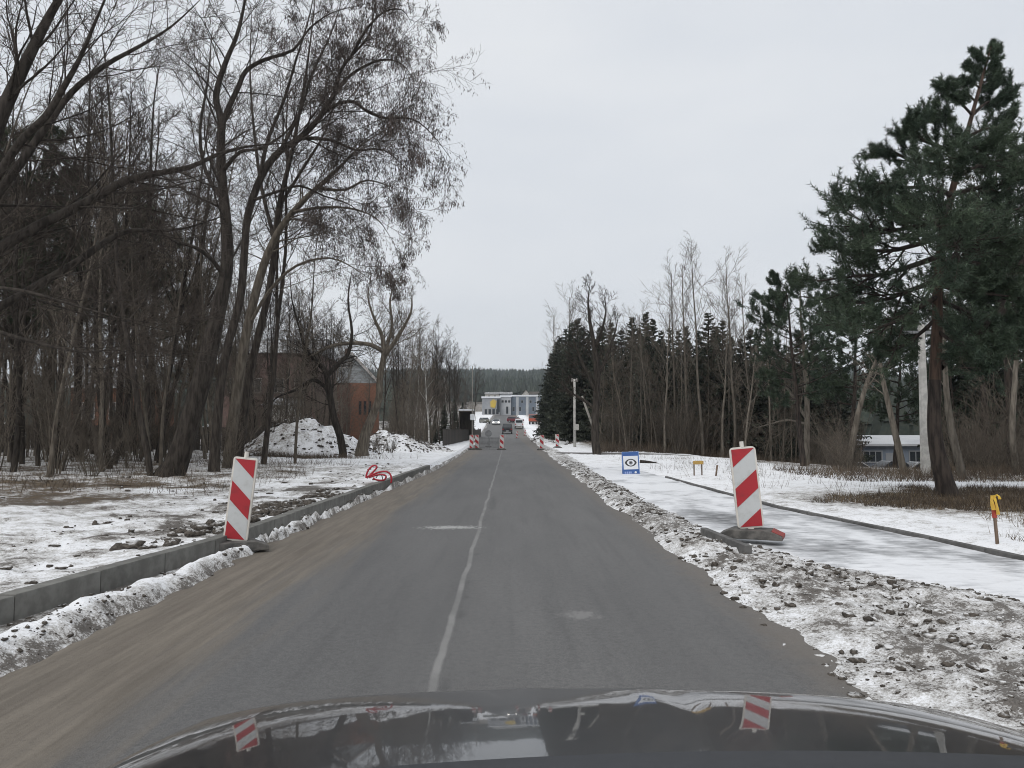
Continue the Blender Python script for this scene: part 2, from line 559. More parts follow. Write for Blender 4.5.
MAT['wall_grey'] = mat('grey_cladding', (0.30, 0.31, 0.325), (0.24, 0.25, 0.265), 0.3, 0.75)
MAT['wall_light'] = mat('light_cladding', (0.44, 0.45, 0.46), (0.37, 0.38, 0.40), 0.3, 0.75)
MAT['wall_slate'] = mat('slate_blue_cladding', (0.155, 0.185, 0.225), (0.12, 0.145, 0.18), 0.3, 0.75)
MAT['yellow_sign'] = mat('yellow_sign', (0.56, 0.40, 0.05), (0.50, 0.36, 0.10), 0.8, 0.6)
MAT['plaster'] = mat('white_plaster', (0.50, 0.48, 0.44), (0.40, 0.385, 0.36), 1.5, 0.85)
MAT['car_black'] = mat('black_car_paint', (0.012, 0.0125, 0.014), (0.014, 0.0145, 0.016), 2, 0.25, coat=1.0)
MAT['bonnet'] = mat('dusty_black_bonnet_paint', (0.014, 0.0145, 0.016), (0.022, 0.022, 0.023), 9, 0.3, coat=0.85)
MAT['bonnet'].node_tree.nodes['Principled BSDF'].inputs['Coat Roughness'].default_value = 0.028
MAT['car_dark'] = mat('dark_dusty_car_paint', (0.016, 0.017, 0.020), (0.024, 0.025, 0.028), 2, 0.55, spec=0.25)
MAT['car_white'] = mat('white_car_paint', (0.55, 0.56, 0.57), (0.48, 0.49, 0.5), 2, 0.3, coat=0.6)
MAT['car_red'] = mat('dark_red_car_paint', (0.16, 0.02, 0.03), (0.13, 0.02, 0.03), 2, 0.3, coat=0.6)
MAT['car_olive'] = mat('olive_car_paint', (0.13, 0.125, 0.095), (0.10, 0.098, 0.078), 2, 0.35, coat=0.5)
MAT['car_grey'] = mat('silver_car_paint', (0.30, 0.31, 0.32), (0.26, 0.27, 0.28), 2, 0.3, coat=0.5)
MAT['truck_orange'] = mat('orange_red_truck_paint', (0.38, 0.075, 0.04), (0.32, 0.065, 0.04), 2, 0.4)
MAT['tyre'] = mat('tyre_rubber', (0.018, 0.018, 0.018), (0.03, 0.03, 0.03), 9, 0.85)
MAT['lamp_on'] = emis('lit_headlight', (1.0, 0.95, 0.85), 6.0)
MAT['lamp_red'] = mat('tail_lamp', (0.32, 0.01, 0.01), (0.25, 0.01, 0.01), 9, 0.3)
MAT['far_wood'] = leaf_mat('far_forest', (0.028, 0.038, 0.030), (0.052, 0.060, 0.046), 0.1)
MAT['dash'] = mat('dashboard_vinyl', (0.030, 0.032, 0.037), (0.026, 0.028, 0.032), 60, 0.6, bmp=0.1, bd=0.001)

# ------------------------------------------------------------------ terrain
def base(y):
    y = np.asarray(y, float)
    a = np.clip(y - 92.0, 0, 98.0)
    z = 0.000293 * a * a
    z = z + np.clip(y - 190, 0, 140) * 0.040 + np.clip(y - 330, 0, 1150) * 0.083
    return z


KX = np.array([-5, 0, 5.8, 9, 14.7, 28, 45, 65, 90, 140, 330]); KV = np.array([-4.9, -4.5, -3.84, -3.42, -3.22, -2.86, -2.95, -3.3, -4.2, -5.2, -6])
def xk(y): return np.interp(y, KX, KV)
RX = np.array([-5, 5, 10, 20, 28, 50, 57, 100, 190, 330]); RV = np.array([1.8, 1.84, 1.92, 2.0, 2.15, 2.35, 2.5, 3.2, 3.4, 3.6])
def xr(y): return np.interp(y, RX, RV)
EX = np.array([-5, 6, 8.4, 10.6, 14, 20, 24]); EV = np.array([6.6, 5.75, 5.63, 5.41, 4.9, 4.75, 4.7])
def xe(y): return np.interp(y, EX, EV)
WX = np.array([-5, 4, 6.5, 7.5, 8.6, 10.5, 16, 28, 60]); WV = np.array([5.6, 5.2, 4.35, 3.75, 3.25, 2.75, 2.78, 2.95, 3.4])
def xw(y): return np.interp(y, WX, WV)

PATH = np.array([(2.4, 49.5), (6, 47.5), (12, 46), (20, 46), (34, 50), (60, 60)], float)
def path_d(x, y):
    d = np.full(np.shape(x), 1e9)
    for i in range(len(PATH) - 1):
        a, b = PATH[i], PATH[i + 1]
        ab = b - a; l2 = ab @ ab
        t = np.clip(((x - a[0]) * ab[0] + (y - a[1]) * ab[1]) / l2, 0, 1)
        d = np.minimum(d, np.hypot(x - a[0] - t * ab[0], y - a[1] - t * ab[1]))
    return d


MOUNDS = [(-10.6, 40.0, 3.9, 2.7, 1.95), (-7.3, 45.5, 2.8, 2.2, 1.3), (-5.7, 47.5, 2.4, 2.0, 0.75)]
PILES = [(4.6, 96, 1.8, 3.0, 0.8), (6.4, 84, 2.2, 2.6, 0.9), (5.0, 110, 1.6, 4, 0.9), (7.5, 74, 2.0, 2.0, 0.5)]


def Hs(x, y):
    x = np.asarray(x, float); y = np.asarray(y, float)
    z = base(y)
    dl = xk(y) - x
    z = z + np.where(dl > 0, 0.16 * sst(0.0, 0.15, dl) + 0.012 * np.clip(dl, 0, 30) * sst(0, 8, dl), 0)
    z = z - 2.6 * sst(8, 30, x) * sst(20, 60, y) * (1 - sst(110, 200, y))
    dr = x - xe(y)
    z = z + np.where(dr > 0, 0.05 * sst(0, 0.5, dr), 0) * (1 - sst(24, 34, y))
    return z


def H(x, y, detail=True):
    x = np.asarray(x, float); y = np.asarray(y, float)
    z = Hs(x, y)
    near = 1 - sst(150, 330, y)
    k = xk(y); r = xr(y); e = xe(y); w = xw(y)
    # left verge
    dl = k - x
    left = sst(0.1, 0.7, dl)
    nl = fbm(x * 0.9, y * 0.9, 3, 5) - 0.5
    nf = fbm(x * 5.5, y * 5.5, 9, 4) - 0.5
    z = z + left * near * (0.16 * nl + 0.07 * nf * (1 - sst(30, 60, y)))
    # left snow strip between kerb and sand
    se = -2.97 + 0.22 * (fbm(x * 0.3 + 7, y * 0.55, 21, 3) - 0.5) * 2 + 0.16 * (fbm(x * 1.5, y * 2.6, 23, 4) - 0.5) * 2 - 0.3 * sst(50, 70, y) - 1.6 * sst(75, 130, y)
    t = (x - (k + 0.12)) / np.maximum(se - k - 0.12, 0.12)
    strip = sst(0.30, 0.56, t) * (1 - sst(0.72, 1.12, t))
    gap = sst(17.5, 17.9, y) * (1 - sst(18.4, 18.9, y))
    strip = strip * (0.55 + 0.9 * fbm(x * 1.2, y * 0.9, 31, 3)) * (1 - gap)
    corr = (x > k + 0.03) & (x < r + 0.05)
    z = np.where((x > k) & (x < se + 0.6), z - 0.005 - 0.055 * sst(0.6, 1.0, t) + strip * 0.13 + strip * 0.11 * nf, z)
    mid = (x >= se + 0.6) & (x <= r - 0.25)
    z = np.where(mid, z - 0.06, z)
    # right windrow
    wob = 0.16 * (fbm(x * 0.4, y * 1.1, 41, 4) - 0.5) * 2
    u = (x - (r + wob)) / np.maximum(w - r, 0.3)
    win = sst(-0.05, 0.35, u) * (1 - sst(0.62, 1.15, u))
    nr = 0.6 * (fbm(x * 3.2, y * 3.2, 51, 5) - 0.5) + 0.5 * (fbm(x * 8.5, y * 8.5, 53, 3) - 0.5)
    rgt = x > r - 0.25
    far = 1 - sst(120, 200, y)
    z = np.where(rgt & (u < 1.4), z + far * (-0.06 * (1 - sst(-0.05, 0.25, u)) + win * (0.07 + 0.21 * nr) + 0.015), z)
    ver = rgt & (u >= 1.0)
    pave = sst(0.02, 0.25, e - x) * (1 - sst(24, 30, y)) * sst(1.0, 1.5, u)
    z = np.where(ver, z + (1 - pave) * sst(1.0, 1.5, u) * near * (0.12 * (fbm(x * 0.8, y * 0.8, 61, 4) - 0.35) + 0.05 * nf) - 0.05 * pave, z)
    for (mx_, my_, rx_, ry_, hh) in MOUNDS + PILES:
        q = np.sqrt(((x - mx_) / rx_) ** 2 + ((y - my_) / ry_) ** 2)
        q = q + 0.30 * (fbm(x * 0.9, y * 0.9, 77, 3) - 0.5)
        z = z + hh * np.clip(1 - q, 0, 1) ** 0.9 * (0.85 + 0.5 * (fbm(x * 2.6, y * 2.6, 71, 4) - 0.3))
    pd = path_d(x, y)
    z = z - 0.07 * (1 - sst(1.5, 2.3, pd))
    # far hills
    z = z + sst(700, 1300, y) * 26 * (fbm(x * 0.0035, y * 0.002, 91, 4) - 0.5)
    return z


def gz(x, y):
    return float(H(np.array([x]), np.array([y]))[0])


def axis_y():
    ys = [-12, -6, -2, 0, 1.5]
    y = 2.4
    while y < 60:
        ys.append(y); y += max(0.045, 0.0118 * y)
    while y < 1680:
        ys.append(y); y += max(0.7, 0.028 * y)
    return np.array(ys)


def axis_x():
    xs = list(np.arange(-5.2, 6.6, 0.055))
    x = 6.6; d = 0.06
    rr = []
    while x < 1150:
        rr.append(x); d = min(d * 1.055, max(0.4, 0.06 * x)); x += d
    x = -5.25; d = 0.06; ll = []
    while x > -1150:
        ll.append(x); d = min(d * 1.05, max(0.35, 0.06 * -x)); x -= d
    return np.array(ll[::-1] + xs + rr)


def grid_mesh(name, xs, ys, zf, m, attrs=None):
    X, Y = np.meshgrid(xs, ys)
    Z = zf(X, Y)
    nx, ny = len(xs), len(ys)
    i = np.arange(nx * ny).reshape(ny, nx)
    q = np.stack([i[:-1, :-1], i[:-1, 1:], i[1:, 1:], i[1:, :-1]], -1).reshape(-1, 4)
    v = np.stack([X, Y, Z], -1).reshape(-1, 3)
    at_ = {k: f(X, Y).ravel() for k, f in (attrs or {}).items()}
    return np_mesh(name, v, [q], m, True, at_)


def dirt_f(x, y):
    k = xk(y); r = xr(y); w = xw(y); e = xe(y)
    d = np.full(x.shape, 0.14)
    n1 = fbm(x * 0.5, y * 0.5, 101, 4); n2 = fbm(x * 1.8, y * 1.8, 111, 4)
    # left verge: patchy, dirtier toward the wood
    dl = k - x
    wood = sst(2.5, 5.5, dl + (n1 - 0.5) * 4) * sst(11.8, 14.6, y + (n1 - 0.5) * 5)
    d = np.where(dl > 0, 0.26 + 0.95 * (n2 - 0.5) + 0.56 * wood * (0.15 + 1.3 * n1) * (1 - .62 * sst(17, 20, y)), d)
    d = np.where((dl > 0) & (dl < 1.6) & (y > 8) & (y < 19), d + 0.26 * sst(0.46, 0.62, n2), d)
    clear = (dl > 0) * sst(26, 32, y) * (1 - sst(7.0, 9.5, dl))
    d = d * (1 - clear) + clear * (0.06 + 0.30 * (n2 - 0.45))
    se = -2.97 + 0.22 * (fbm(x * 0.3 + 7, y * 0.55, 21, 3) - 0.5) * 2 + 0.16 * (fbm(x * 1.5, y * 2.6, 23, 4) - 0.5) * 2
    t = (x - k) / np.maximum(se - k, 0.12)
    st = (t > 0) & (x < r - 1)
    d = np.where(st, 0.62 - 0.64 * sst(0.34, 0.50, t) + 0.56 * sst(0.60, 0.95, t) + 0.55 * (n2 - 0.5), d)
    # right windrow: gritty
    u = (x - r) / np.maximum(w - r, 0.3)
    rg = (x > r - 0.5)
    d = np.where(rg & (u < 1.25), 0.26 + 0.20 * sst(0.0, 0.25, u) - 0.16 * sst(0.8, 1.2, u) + 0.60 * (n2 - 0.5) + 0.30 * (fbm(x * 9, y * 9, 151, 3) - .5), d)
    vg = rg & (u >= 1.25)
    patch = np.exp(-(((x - 9.0) / 3.3) ** 2 + ((y - 14.9 - (x - 9) * -0.1) / 2.6) ** 2) ** 1.5)
    patch = np.maximum(patch, sst(7.5, 10, x) * (1 - sst(17, 20, y)) * sst(12.5, 14.5, y + 0.2 * x - 1.5) * 0.9)
    forest = sst(50, 54, y + (n1 - 0.5) * 5) * sst(5.5, 8, x) + sst(10.5, 13, x + (n1 - 0.5) * 4) * sst(20, 24, y + (n1 - .5) * 6)
    d = np.where(vg, 0.04 + 0.32 * (n2 - 0.5) + 0.75 * patch + 0.60 * np.clip(forest, 0, 1) * (0.5 + n1 * 0.6), d)
    for (mx_, my_, rx_, ry_, hh) in MOUNDS + PILES:
        q = np.sqrt(((x - mx_) / rx_) ** 2 + ((y - my_) / ry_) ** 2)
        d = d + 0.10 * np.clip(1.3 - q, 0, 1) + 0.4 * (fbm(x * 2.1, y * 2.1, 131, 3) - 0.42) * (q < 1.1)
    d = np.where(y > 340, 0.5 + 0.2 * n1, d)
    return d


def litter_f(x, y):
    dl = xk(y) - x
    a = sst(2.2, 4.5, dl) * sst(11, 15, y)
    b = sst(6, 8, x) * sst(11, 13, y)
    return np.clip(a + b, 0, 1)


ground = link('ground', grid_mesh('ground', axis_x(), axis_y(), H, MAT['ground'], {'dirt': dirt_f, 'litter': litter_f}))
tag(ground, 'uneven ground under patchy dirty snow and brown leaf litter', 'ground', kind='structure')

# road sheet
def road_z(X, Y): return base(Y) - 0.0
ry = np.concatenate([np.arange(-6, 60, 0.5), np.arange(60, 330, 3.0)])
tx = np.linspace(0, 1, 25)
rv = []
for y in ry:
    _m = float(sst(34, 60, y))
    a, b = max(float(xk(y)) + 0.10, -3.25 * (1 - _m) - 9 * _m), float(xr(y)) + 0.45
    crown = 0.0
    for s in tx:
        x = a + (b - a) * s
        rv.append((x, y, float(base(y)) - 0.012 * abs(s - 0.5) * 2))
i = np.arange(len(rv)).reshape(len(ry), 25)
q = np.stack([i[:-1, :-1], i[:-1, 1:], i[1:, 1:], i[1:, :-1]], -1).reshape(-1, 4)
road = link('road', np_mesh('road', rv, [q], MAT['road'], True))
tag(road, 'worn grey asphalt road with a faded seam line and sandy left edge', 'road', kind='structure')

# icy pavement on the right
py_ = np.arange(1.0, 30.0, 0.12)
v = []; th = []
for y in py_:
    a, b = float(xw(y)) - 0.5, float(xe(y)) - 0.02
    for s in np.linspace(0, 1, 40):
        x = a + (b - a) * s
        n = float(fbm(np.array([x * 2.5]), np.array([y * 1.6]), 141, 4)[0]) if False else 0
        v.append((x, y, 0.0))
        g = math.exp(-(((x - 3.6 - (y - 11) * -0.05) / 0.9) ** 2 + ((y - 12.0) / 3.2) ** 2))
        th.append(0.9 * g + 0.55 * max(0, 1 - abs(x - (b - 0.15)) / 0.5) * (1 if 8 < y < 15 else 0.3))
v = np.array(v)
v[:, 2] = 0.035 + 0.030 * (fbm(v[:, 0] * 2.4, v[:, 1] * 1.7, 141, 4) - 0.5) + Hs(v[:, 0], v[:, 1])
i = np.arange(len(v)).reshape(len(py_), 40)
q = np.stack([i[:-1, :-1], i[:-1, 1:], i[1:, 1:], i[1:, :-1]], -1).reshape(-1, 4)
pav = link('pavement', np_mesh('pavement', v, [q], MAT['ice'], True, {'thaw': th}))
tag(pav, 'icy pavement under trodden snow beside the road', 'pavement', kind='structure')

# side road on the right
v = []
ps = []
for a, b in zip(PATH[:-1], PATH[1:]):
    for s in np.linspace(0, 1, 12, endpoint=False): ps.append(a + (b - a) * s)
for j, p in enumerate(ps):
    d = ps[min(j + 1, len(ps) - 1)] - ps[max(j - 1, 0)]
    d = d / np.linalg.norm(d); n = np.array((-d[1], d[0]))
    for s in (-1.7, -0.8, 0, 0.8, 1.7):
        x, y = p + n * s
        v.append((x, y, float(Hs(x, y)) - 0.01))
i = np.arange(len(v)).reshape(len(ps), 5)
q = np.stack([i[:-1, :-1], i[:-1, 1:], i[1:, 1:], i[1:, :-1]], -1).reshape(-1, 4)
MAT['track'] = mat('wet_gravel_track', (0.075, 0.07, 0.065), (0.13, 0.12, 0.11), 2.5, 0.7, bmp=0.4)
o = link('side_road', np_mesh('side_road', v, [q], MAT['track'], True))
tag(o, 'dark wet side road branching off in front of the forest', 'road', kind='structure')


# ------------------------------------------------------------------ kerbs
def stone_mesh(name, w, h, l, m, bev=0.007):
    b = MB().box(-w / 2, w / 2, 0.001, l - 0.001, 0, h)
    o = b.build(name, m, bevel=bev)
    me = o.data
    bpy.data.objects.remove(o)
    return me


def kerb_run(name, fx, y0, y1, me, step, zoff, label, side):
    root = empty(name, (fx(y0), y0, 0))
    tag(root, label, 'kerb', kind='structure')
    y = y0; rng = random.Random(5)
    while y < y1:
        xa, xb = float(fx(y)), float(fx(y + step))
        o = link('kerb_stone', me, root)
        o.location = (xa - root.location.x, y - y0, zoff + rng.uniform(-0.004, 0.004))
        o.rotation_euler = (0, rng.uniform(-0.01, 0.01), -math.atan2(xb - xa, step))
        y += math.hypot(step, xb - xa) if False else step
    return root


ks = stone_mesh('kerb_stone', 0.15, 0.36, 1.0, MAT['concrete'])
kerb_run('kerb', lambda y: xk(y) - 0.03, 2.0, 27.5, ks, 1.0, -0.17, 'raised grey concrete kerb along the left verge', -1)
es = stone_mesh('edging_stone', 0.085, 0.25, 1.0, MAT['concrete_wet'], 0.008)
kerb_run('pavement_edging', lambda y: xe(y), 3.0, 22.5, es, 1.0, -0.172, 'dark concrete edging along the far side of the icy pavement', 1)
p0 = onz(703, 537, 0.05); p1 = onz(748, 557, 0.05)
kst = empty('pavement_edging', (p1.x, p1.y, 0))
tag(kst, 'short broken piece of concrete edging half buried in gritty snow', 'kerb', kind='structure')
dd = p0 - p1; ln = dd.length
stub = stone_mesh('edging_stub', 0.085, 0.25, ln / 2, MAT['concrete_wet'], 0.008)
for s in range(2):
    o = link('kerb_stone', stub, kst); o.location = (dd.x * s / 2, dd.y * s / 2, -0.075)
    o.rotation_euler = (0, 0.03, math.atan2(-dd.x, dd.y))

# ------------------------------------------------------------------ clods
def rock_cloud(name, P, S, m, rng, smooth=True, lim=0.028):
    """jittered low polyhedra at P with size S; the larger ones are finer"""
    import bmesh
    VV = []; FF = []; base_ = 0
    big = S > lim
    for sel, sub in ((~big, 1), (big, 2)):
        Ps, Ss = P[sel], S[sel]
        n = len(Ps)
        if not n: continue
        bm = bmesh.new(); bmesh.ops.create_icosphere(bm, subdivisions=sub, radius=1)
        bv = np.array([tuple(v.co) for v in bm.verts]); bf = np.array([[v.index for v in f.verts] for f in bm.faces]); bm.free()
        fr = rng.uniform(1.2, 2.6, (n, 1, 3)); ph = rng.uniform(0, 6.28, (n, 1, 3))
        wob = (np.sin(bv[None] * fr * 1.7 + ph).sum(2, keepdims=True)) * 0.16
        jit = 1 + wob + rng.uniform(-0.22, 0.22, (n, len(bv), 1))
        sc = Ss[:, None, None] * np.stack([rng.uniform(.7, 1.5, n), rng.uniform(.7, 1.4, n), rng.uniform(.4, .85, n)], -1)[:, None, :]
        a = rng.uniform(0, 6.28, n); ca, sa = np.cos(a)[:, None], np.sin(a)[:, None]
        V = bv[None] * jit * sc
        x = V[..., 0] * ca - V[..., 1] * sa; y = V[..., 0] * sa + V[..., 1] * ca
        V = np.stack([x, y, V[..., 2]], -1) + Ps[:, None, :]
        VV.append(V.reshape(-1, 3))
        FF.append((bf[None] + (np.arange(n) * len(bv))[:, None, None]).reshape(-1, 3) + base_)
        base_ += n * len(bv)
    return link(name, np_mesh(name, np.concatenate(VV), [np.concatenate(FF)], m, smooth))


def scatter_clods(n, yr, fx0, fx1, smin, smax, rng, pw=2.6, clump=True, seed=5):
    y = yr[0] * (yr[1] / yr[0]) ** rng.uniform(0, 1, n * 3)
    u = rng.uniform(0, 1, n * 3)
    a, b = fx0(y), fx1(y)
    x = a + (b - a) * u
    if clump:
        keep = fbm(x * 2.2, y * 2.2, seed, 3) > rng.uniform(0.32, 0.66, n * 3)
        x, y = x[keep][:n], y[keep][:n]
    else: x, y = x[:n], y[:n]
    s = smin + (smax - smin) * rng.uniform(0, 1, len(x)) ** pw
    z = H(x, y) + s * 0.15
    return np.stack([x, y, z], -1), s


rng = np.random.default_rng(7)
P, S = scatter_clods(6000, (3.0, 34), lambda y: xr(y) + 0.02, lambda y: xw(y) + 0.05, 0.004, 0.036, rng, 5.5)
tag(rock_cloud('grit', P, S, MAT['soil'], rng), 'dark frozen soil crumbs strewn over the roadside snow ridge', 'grit', kind='stuff')
P, S = scatter_clods(3000, (3.0, 30), lambda y: xr(y) + 0.10, lambda y: xw(y) + 0.1, 0.005, 0.030, rng, 3.5, seed=15)
tag(rock_cloud('slush_lumps', P, S, MAT['slush'], rng, True), 'dirty lumps of old snow along the right road edge', 'snow lumps', kind='stuff')
P, S = scatter_clods(1500, (3.2, 30), lambda y: xk(y) + 0.05, lambda y: xk(y) * 0 - 2.95, 0.005, 0.028, rng, 3.5, seed=25)
P2, S2 = scatter_clods(800, (5, 30), lambda y: xk(y) - 2.6, lambda y: xk(y) - 0.2, 0.006, 0.045, rng, 5, seed=35)
P3, S3 = scatter_clods(260, (8.5, 17), lambda y: xk(y) - 0.8, lambda y: xk(y) - 0.15, 0.02, 0.11, rng, 2.6, seed=36)
P4, S4 = scatter_clods(500, (5, 26), lambda y: xk(y) - 12, lambda y: xk(y) - 1.5, 0.008, 0.05, rng, 4, seed=37)
tag(rock_cloud('soil_crumbs', np.concatenate([P, P2, P3, P4]), np.concatenate([S, S2, S3, S4]), MAT['soil'], rng), 'brown soil clods scattered along the left kerb and verge', 'soil', kind='stuff')
PM = []; SM = []
for (mx_, my_, rx_, ry_, hh) in MOUNDS + PILES:
    n = int(190 * rx_)
    a = rng.uniform(0, 6.28, n); q = np.sqrt(rng.uniform(0, 1, n)) * 1.05
    x = mx_ + rx_ * q * np.cos(a); y = my_ + ry_ * q * np.sin(a)
    s = 0.02 + 0.085 * rng.uniform(0, 1, n) ** 2.5
    PM.append(np.stack([x, y, H(x, y) + 0.1 * s], -1)); SM.append(s)
tag(rock_cloud('mound_clods', np.concatenate(PM), np.concatenate(SM), MAT['soil'], rng, True, 9.0), 'dark soil clods poking out of the snowy spoil heaps', 'soil', kind='stuff')


# ------------------------------------------------------------------ tree tools
def vrand(rng):
    while True:
        v = Vector((rng.uniform(-1, 1), rng.uniform(-1, 1), rng.uniform(-1, 1)))
        if 0.05 < v.length < 1: return v.normalized()


def walk(p, d, length, r0, r1, n, wob, up, rng):
    pts = [tuple(p)]; rad = [r0]
    p = Vector(p); d = Vector(d).normalized()
    for k in range(n):
        d = d + vrand(rng) * wob + Vector((0, 0, up))
        d.normalize()
        p = p + d * (length / n)
        pts.append(tuple(p)); rad.append(r0 + (r1 - r0) * (k + 1) / n)
    return pts, rad


def poly_at(pts, t):
    n = len(pts) - 1
    f = min(max(t, 0), 0.9999) * n
    i = int(f); f -= i
    a, b = Vector(pts[i]), Vector(pts[i + 1])
    return a.lerp(b, f), (b - a).normalized(), i, f


def sprout(parents, rng, n, t0, t1, len_f, r_f, ang, nseg, wob, up, rmin=0.004, taper=0.35, flat=0.0, lmul=None, rmax=9.0):
    """children for each parent; len_f = child length relative to parent (or absolute via lmul)"""
    out = []
    for pts, rad in parents:
        plen = sum((Vector(pts[i + 1]) - Vector(pts[i])).length for i in range(len(pts) - 1))
        cnt = n(plen) if callable(n) else n
        cnt = int(cnt + rng.random())
        for k in range(cnt):
            t = t0 + (t1 - t0) * ((k + rng.random()) / max(cnt, 1))
            p, d, i, f = poly_at(pts, t)
            r = rad[i] + (rad[min(i + 1, len(rad) - 1)] - rad[i]) * f
            a = R(rng.uniform(*ang))
            perp = vrand(rng); perp = perp - d * perp.dot(d)
            if flat: perp.z *= (1 - flat)
            if perp.length < 1e-3: continue
            perp.normalize()
            dd = d * math.cos(a) + perp * math.sin(a)
            l = (lmul * rng.uniform(0.55, 1.2) * (1.1 - 0.65 * t)) if lmul else plen * len_f * rng.uniform(0.55, 1.2) * (1.15 - 0.6 * t)
            rr = min(rmax, max(rmin, r * r_f))
            out.append(walk(p, dd, l, rr, max(rmin * 0.6, rr * taper), nseg, wob, up, rng))
    return out


def join_mesh(name, parts, m):
    """parts: list of (branches, sides)"""
    V = []; Q = []; b = 0
    for br, s in parts:
        if not br: continue
        v, q = tubes(br, s)
        V.append(v); Q.append(q + b); b += len(v)
    return np_mesh(name, np.concatenate(V), [np.concatenate(Q)], m, True)


def blades(name, P, D, Ln, Wd, m, rng, tone=None):
    """thin triangles from P along D"""
    n = len(P)
    ref = rng.normal(size=(n, 3))
    S = np.cross(D, ref); S /= np.linalg.norm(S, axis=1, keepdims=True) + 1e-9
    a = P - S * Wd[:, None]; b = P + S * Wd[:, None]; c = P + D * Ln[:, None]
    V = np.stack([a, b, c], 1).reshape(-1, 3)
    T = np.arange(n * 3).reshape(n, 3)
    if tone is None: tone = rng.uniform(0, 1, n)
    return np_mesh(name, V, [T], m, False, {'tone': np.repeat(tone, 3)})


def diamonds(name, P, D, Ln, Wd, m, rng, tone=None):
    n = len(P)
    ref = rng.normal(size=(n, 3))
    S = np.cross(D, ref); S /= np.linalg.norm(S, axis=1, keepdims=True) + 1e-9
    mid = P + D * (Ln * 0.5)[:, None]
    V = np.stack([P, mid + S * Wd[:, None], P + D * Ln[:, None], mid - S * Wd[:, None]], 1).reshape(-1, 3)
    T = np.arange(n * 4).reshape(n, 4)
    if tone is None: tone = rng.uniform(0, 1, n)
    return np_mesh(name, V, [T], m, False, {'tone': np.repeat(tone, 4)})


def unit(a): return a / (np.linalg.norm(a, axis=-1, keepdims=True) + 1e-9)


def tree_root(name, loc, label, cat, group=None):
    o = empty(name, loc)
    tag(o, label, cat, group)
    return o


def copy_tree(root, loc, rz, sc, label=None, group=None):
    r = root.copy(); C.objects.link(r)
    r.location = loc; r.rotation_euler = (0, 0, rz); r.scale = (sc, sc, sc) if not hasattr(sc, '__len__') else sc
    if label: r['label'] = label
    if group: r['group'] = group
    for ch in list(root.children):
        c = ch.copy(); C.objects.link(c); c.parent = r
    return r


def px_line(pl, D, dd=0.0, seed=0):
    """pixel polyline with radii in px -> world points, radii in m; depth drifts by dd along it"""
    rg = random.Random(seed)
    pts = []; rad = []
    n = len(pl)
    for k, (x, y, r) in enumerate(pl):
        d = D + dd * k / (n - 1)
        pts.append(tuple(at(x, y, d))); rad.append(r * d / F)
    # resample smoothly (Catmull-Rom)
    P = [Vector(p) for p in pts]
    op = []; orr = []
    for k in range(n - 1):
        p0, p1, p2, p3 = P[max(k - 1, 0)], P[k], P[k + 1], P[min(k + 2, n - 1)]
        for s in range(3):
            t = s / 3
            q = 0.5 * ((2 * p1) + (p2 - p0) * t + (2 * p0 - 5 * p1 + 4 * p2 - p3) * t * t + (3 * p1 - p0 - 3 * p2 + p3) * t ** 3)
            op.append(tuple(q)); orr.append(rad[k] + (rad[k + 1] - rad[k]) * t)
    op.append(tuple(P[-1])); orr.append(rad[-1])
    return op, orr


def rel(branches, o):
    o = Vector(o)
    return [([tuple(Vector(p) - o) for p in pts], rad) for pts, rad in branches]


EXEC_TREES = True

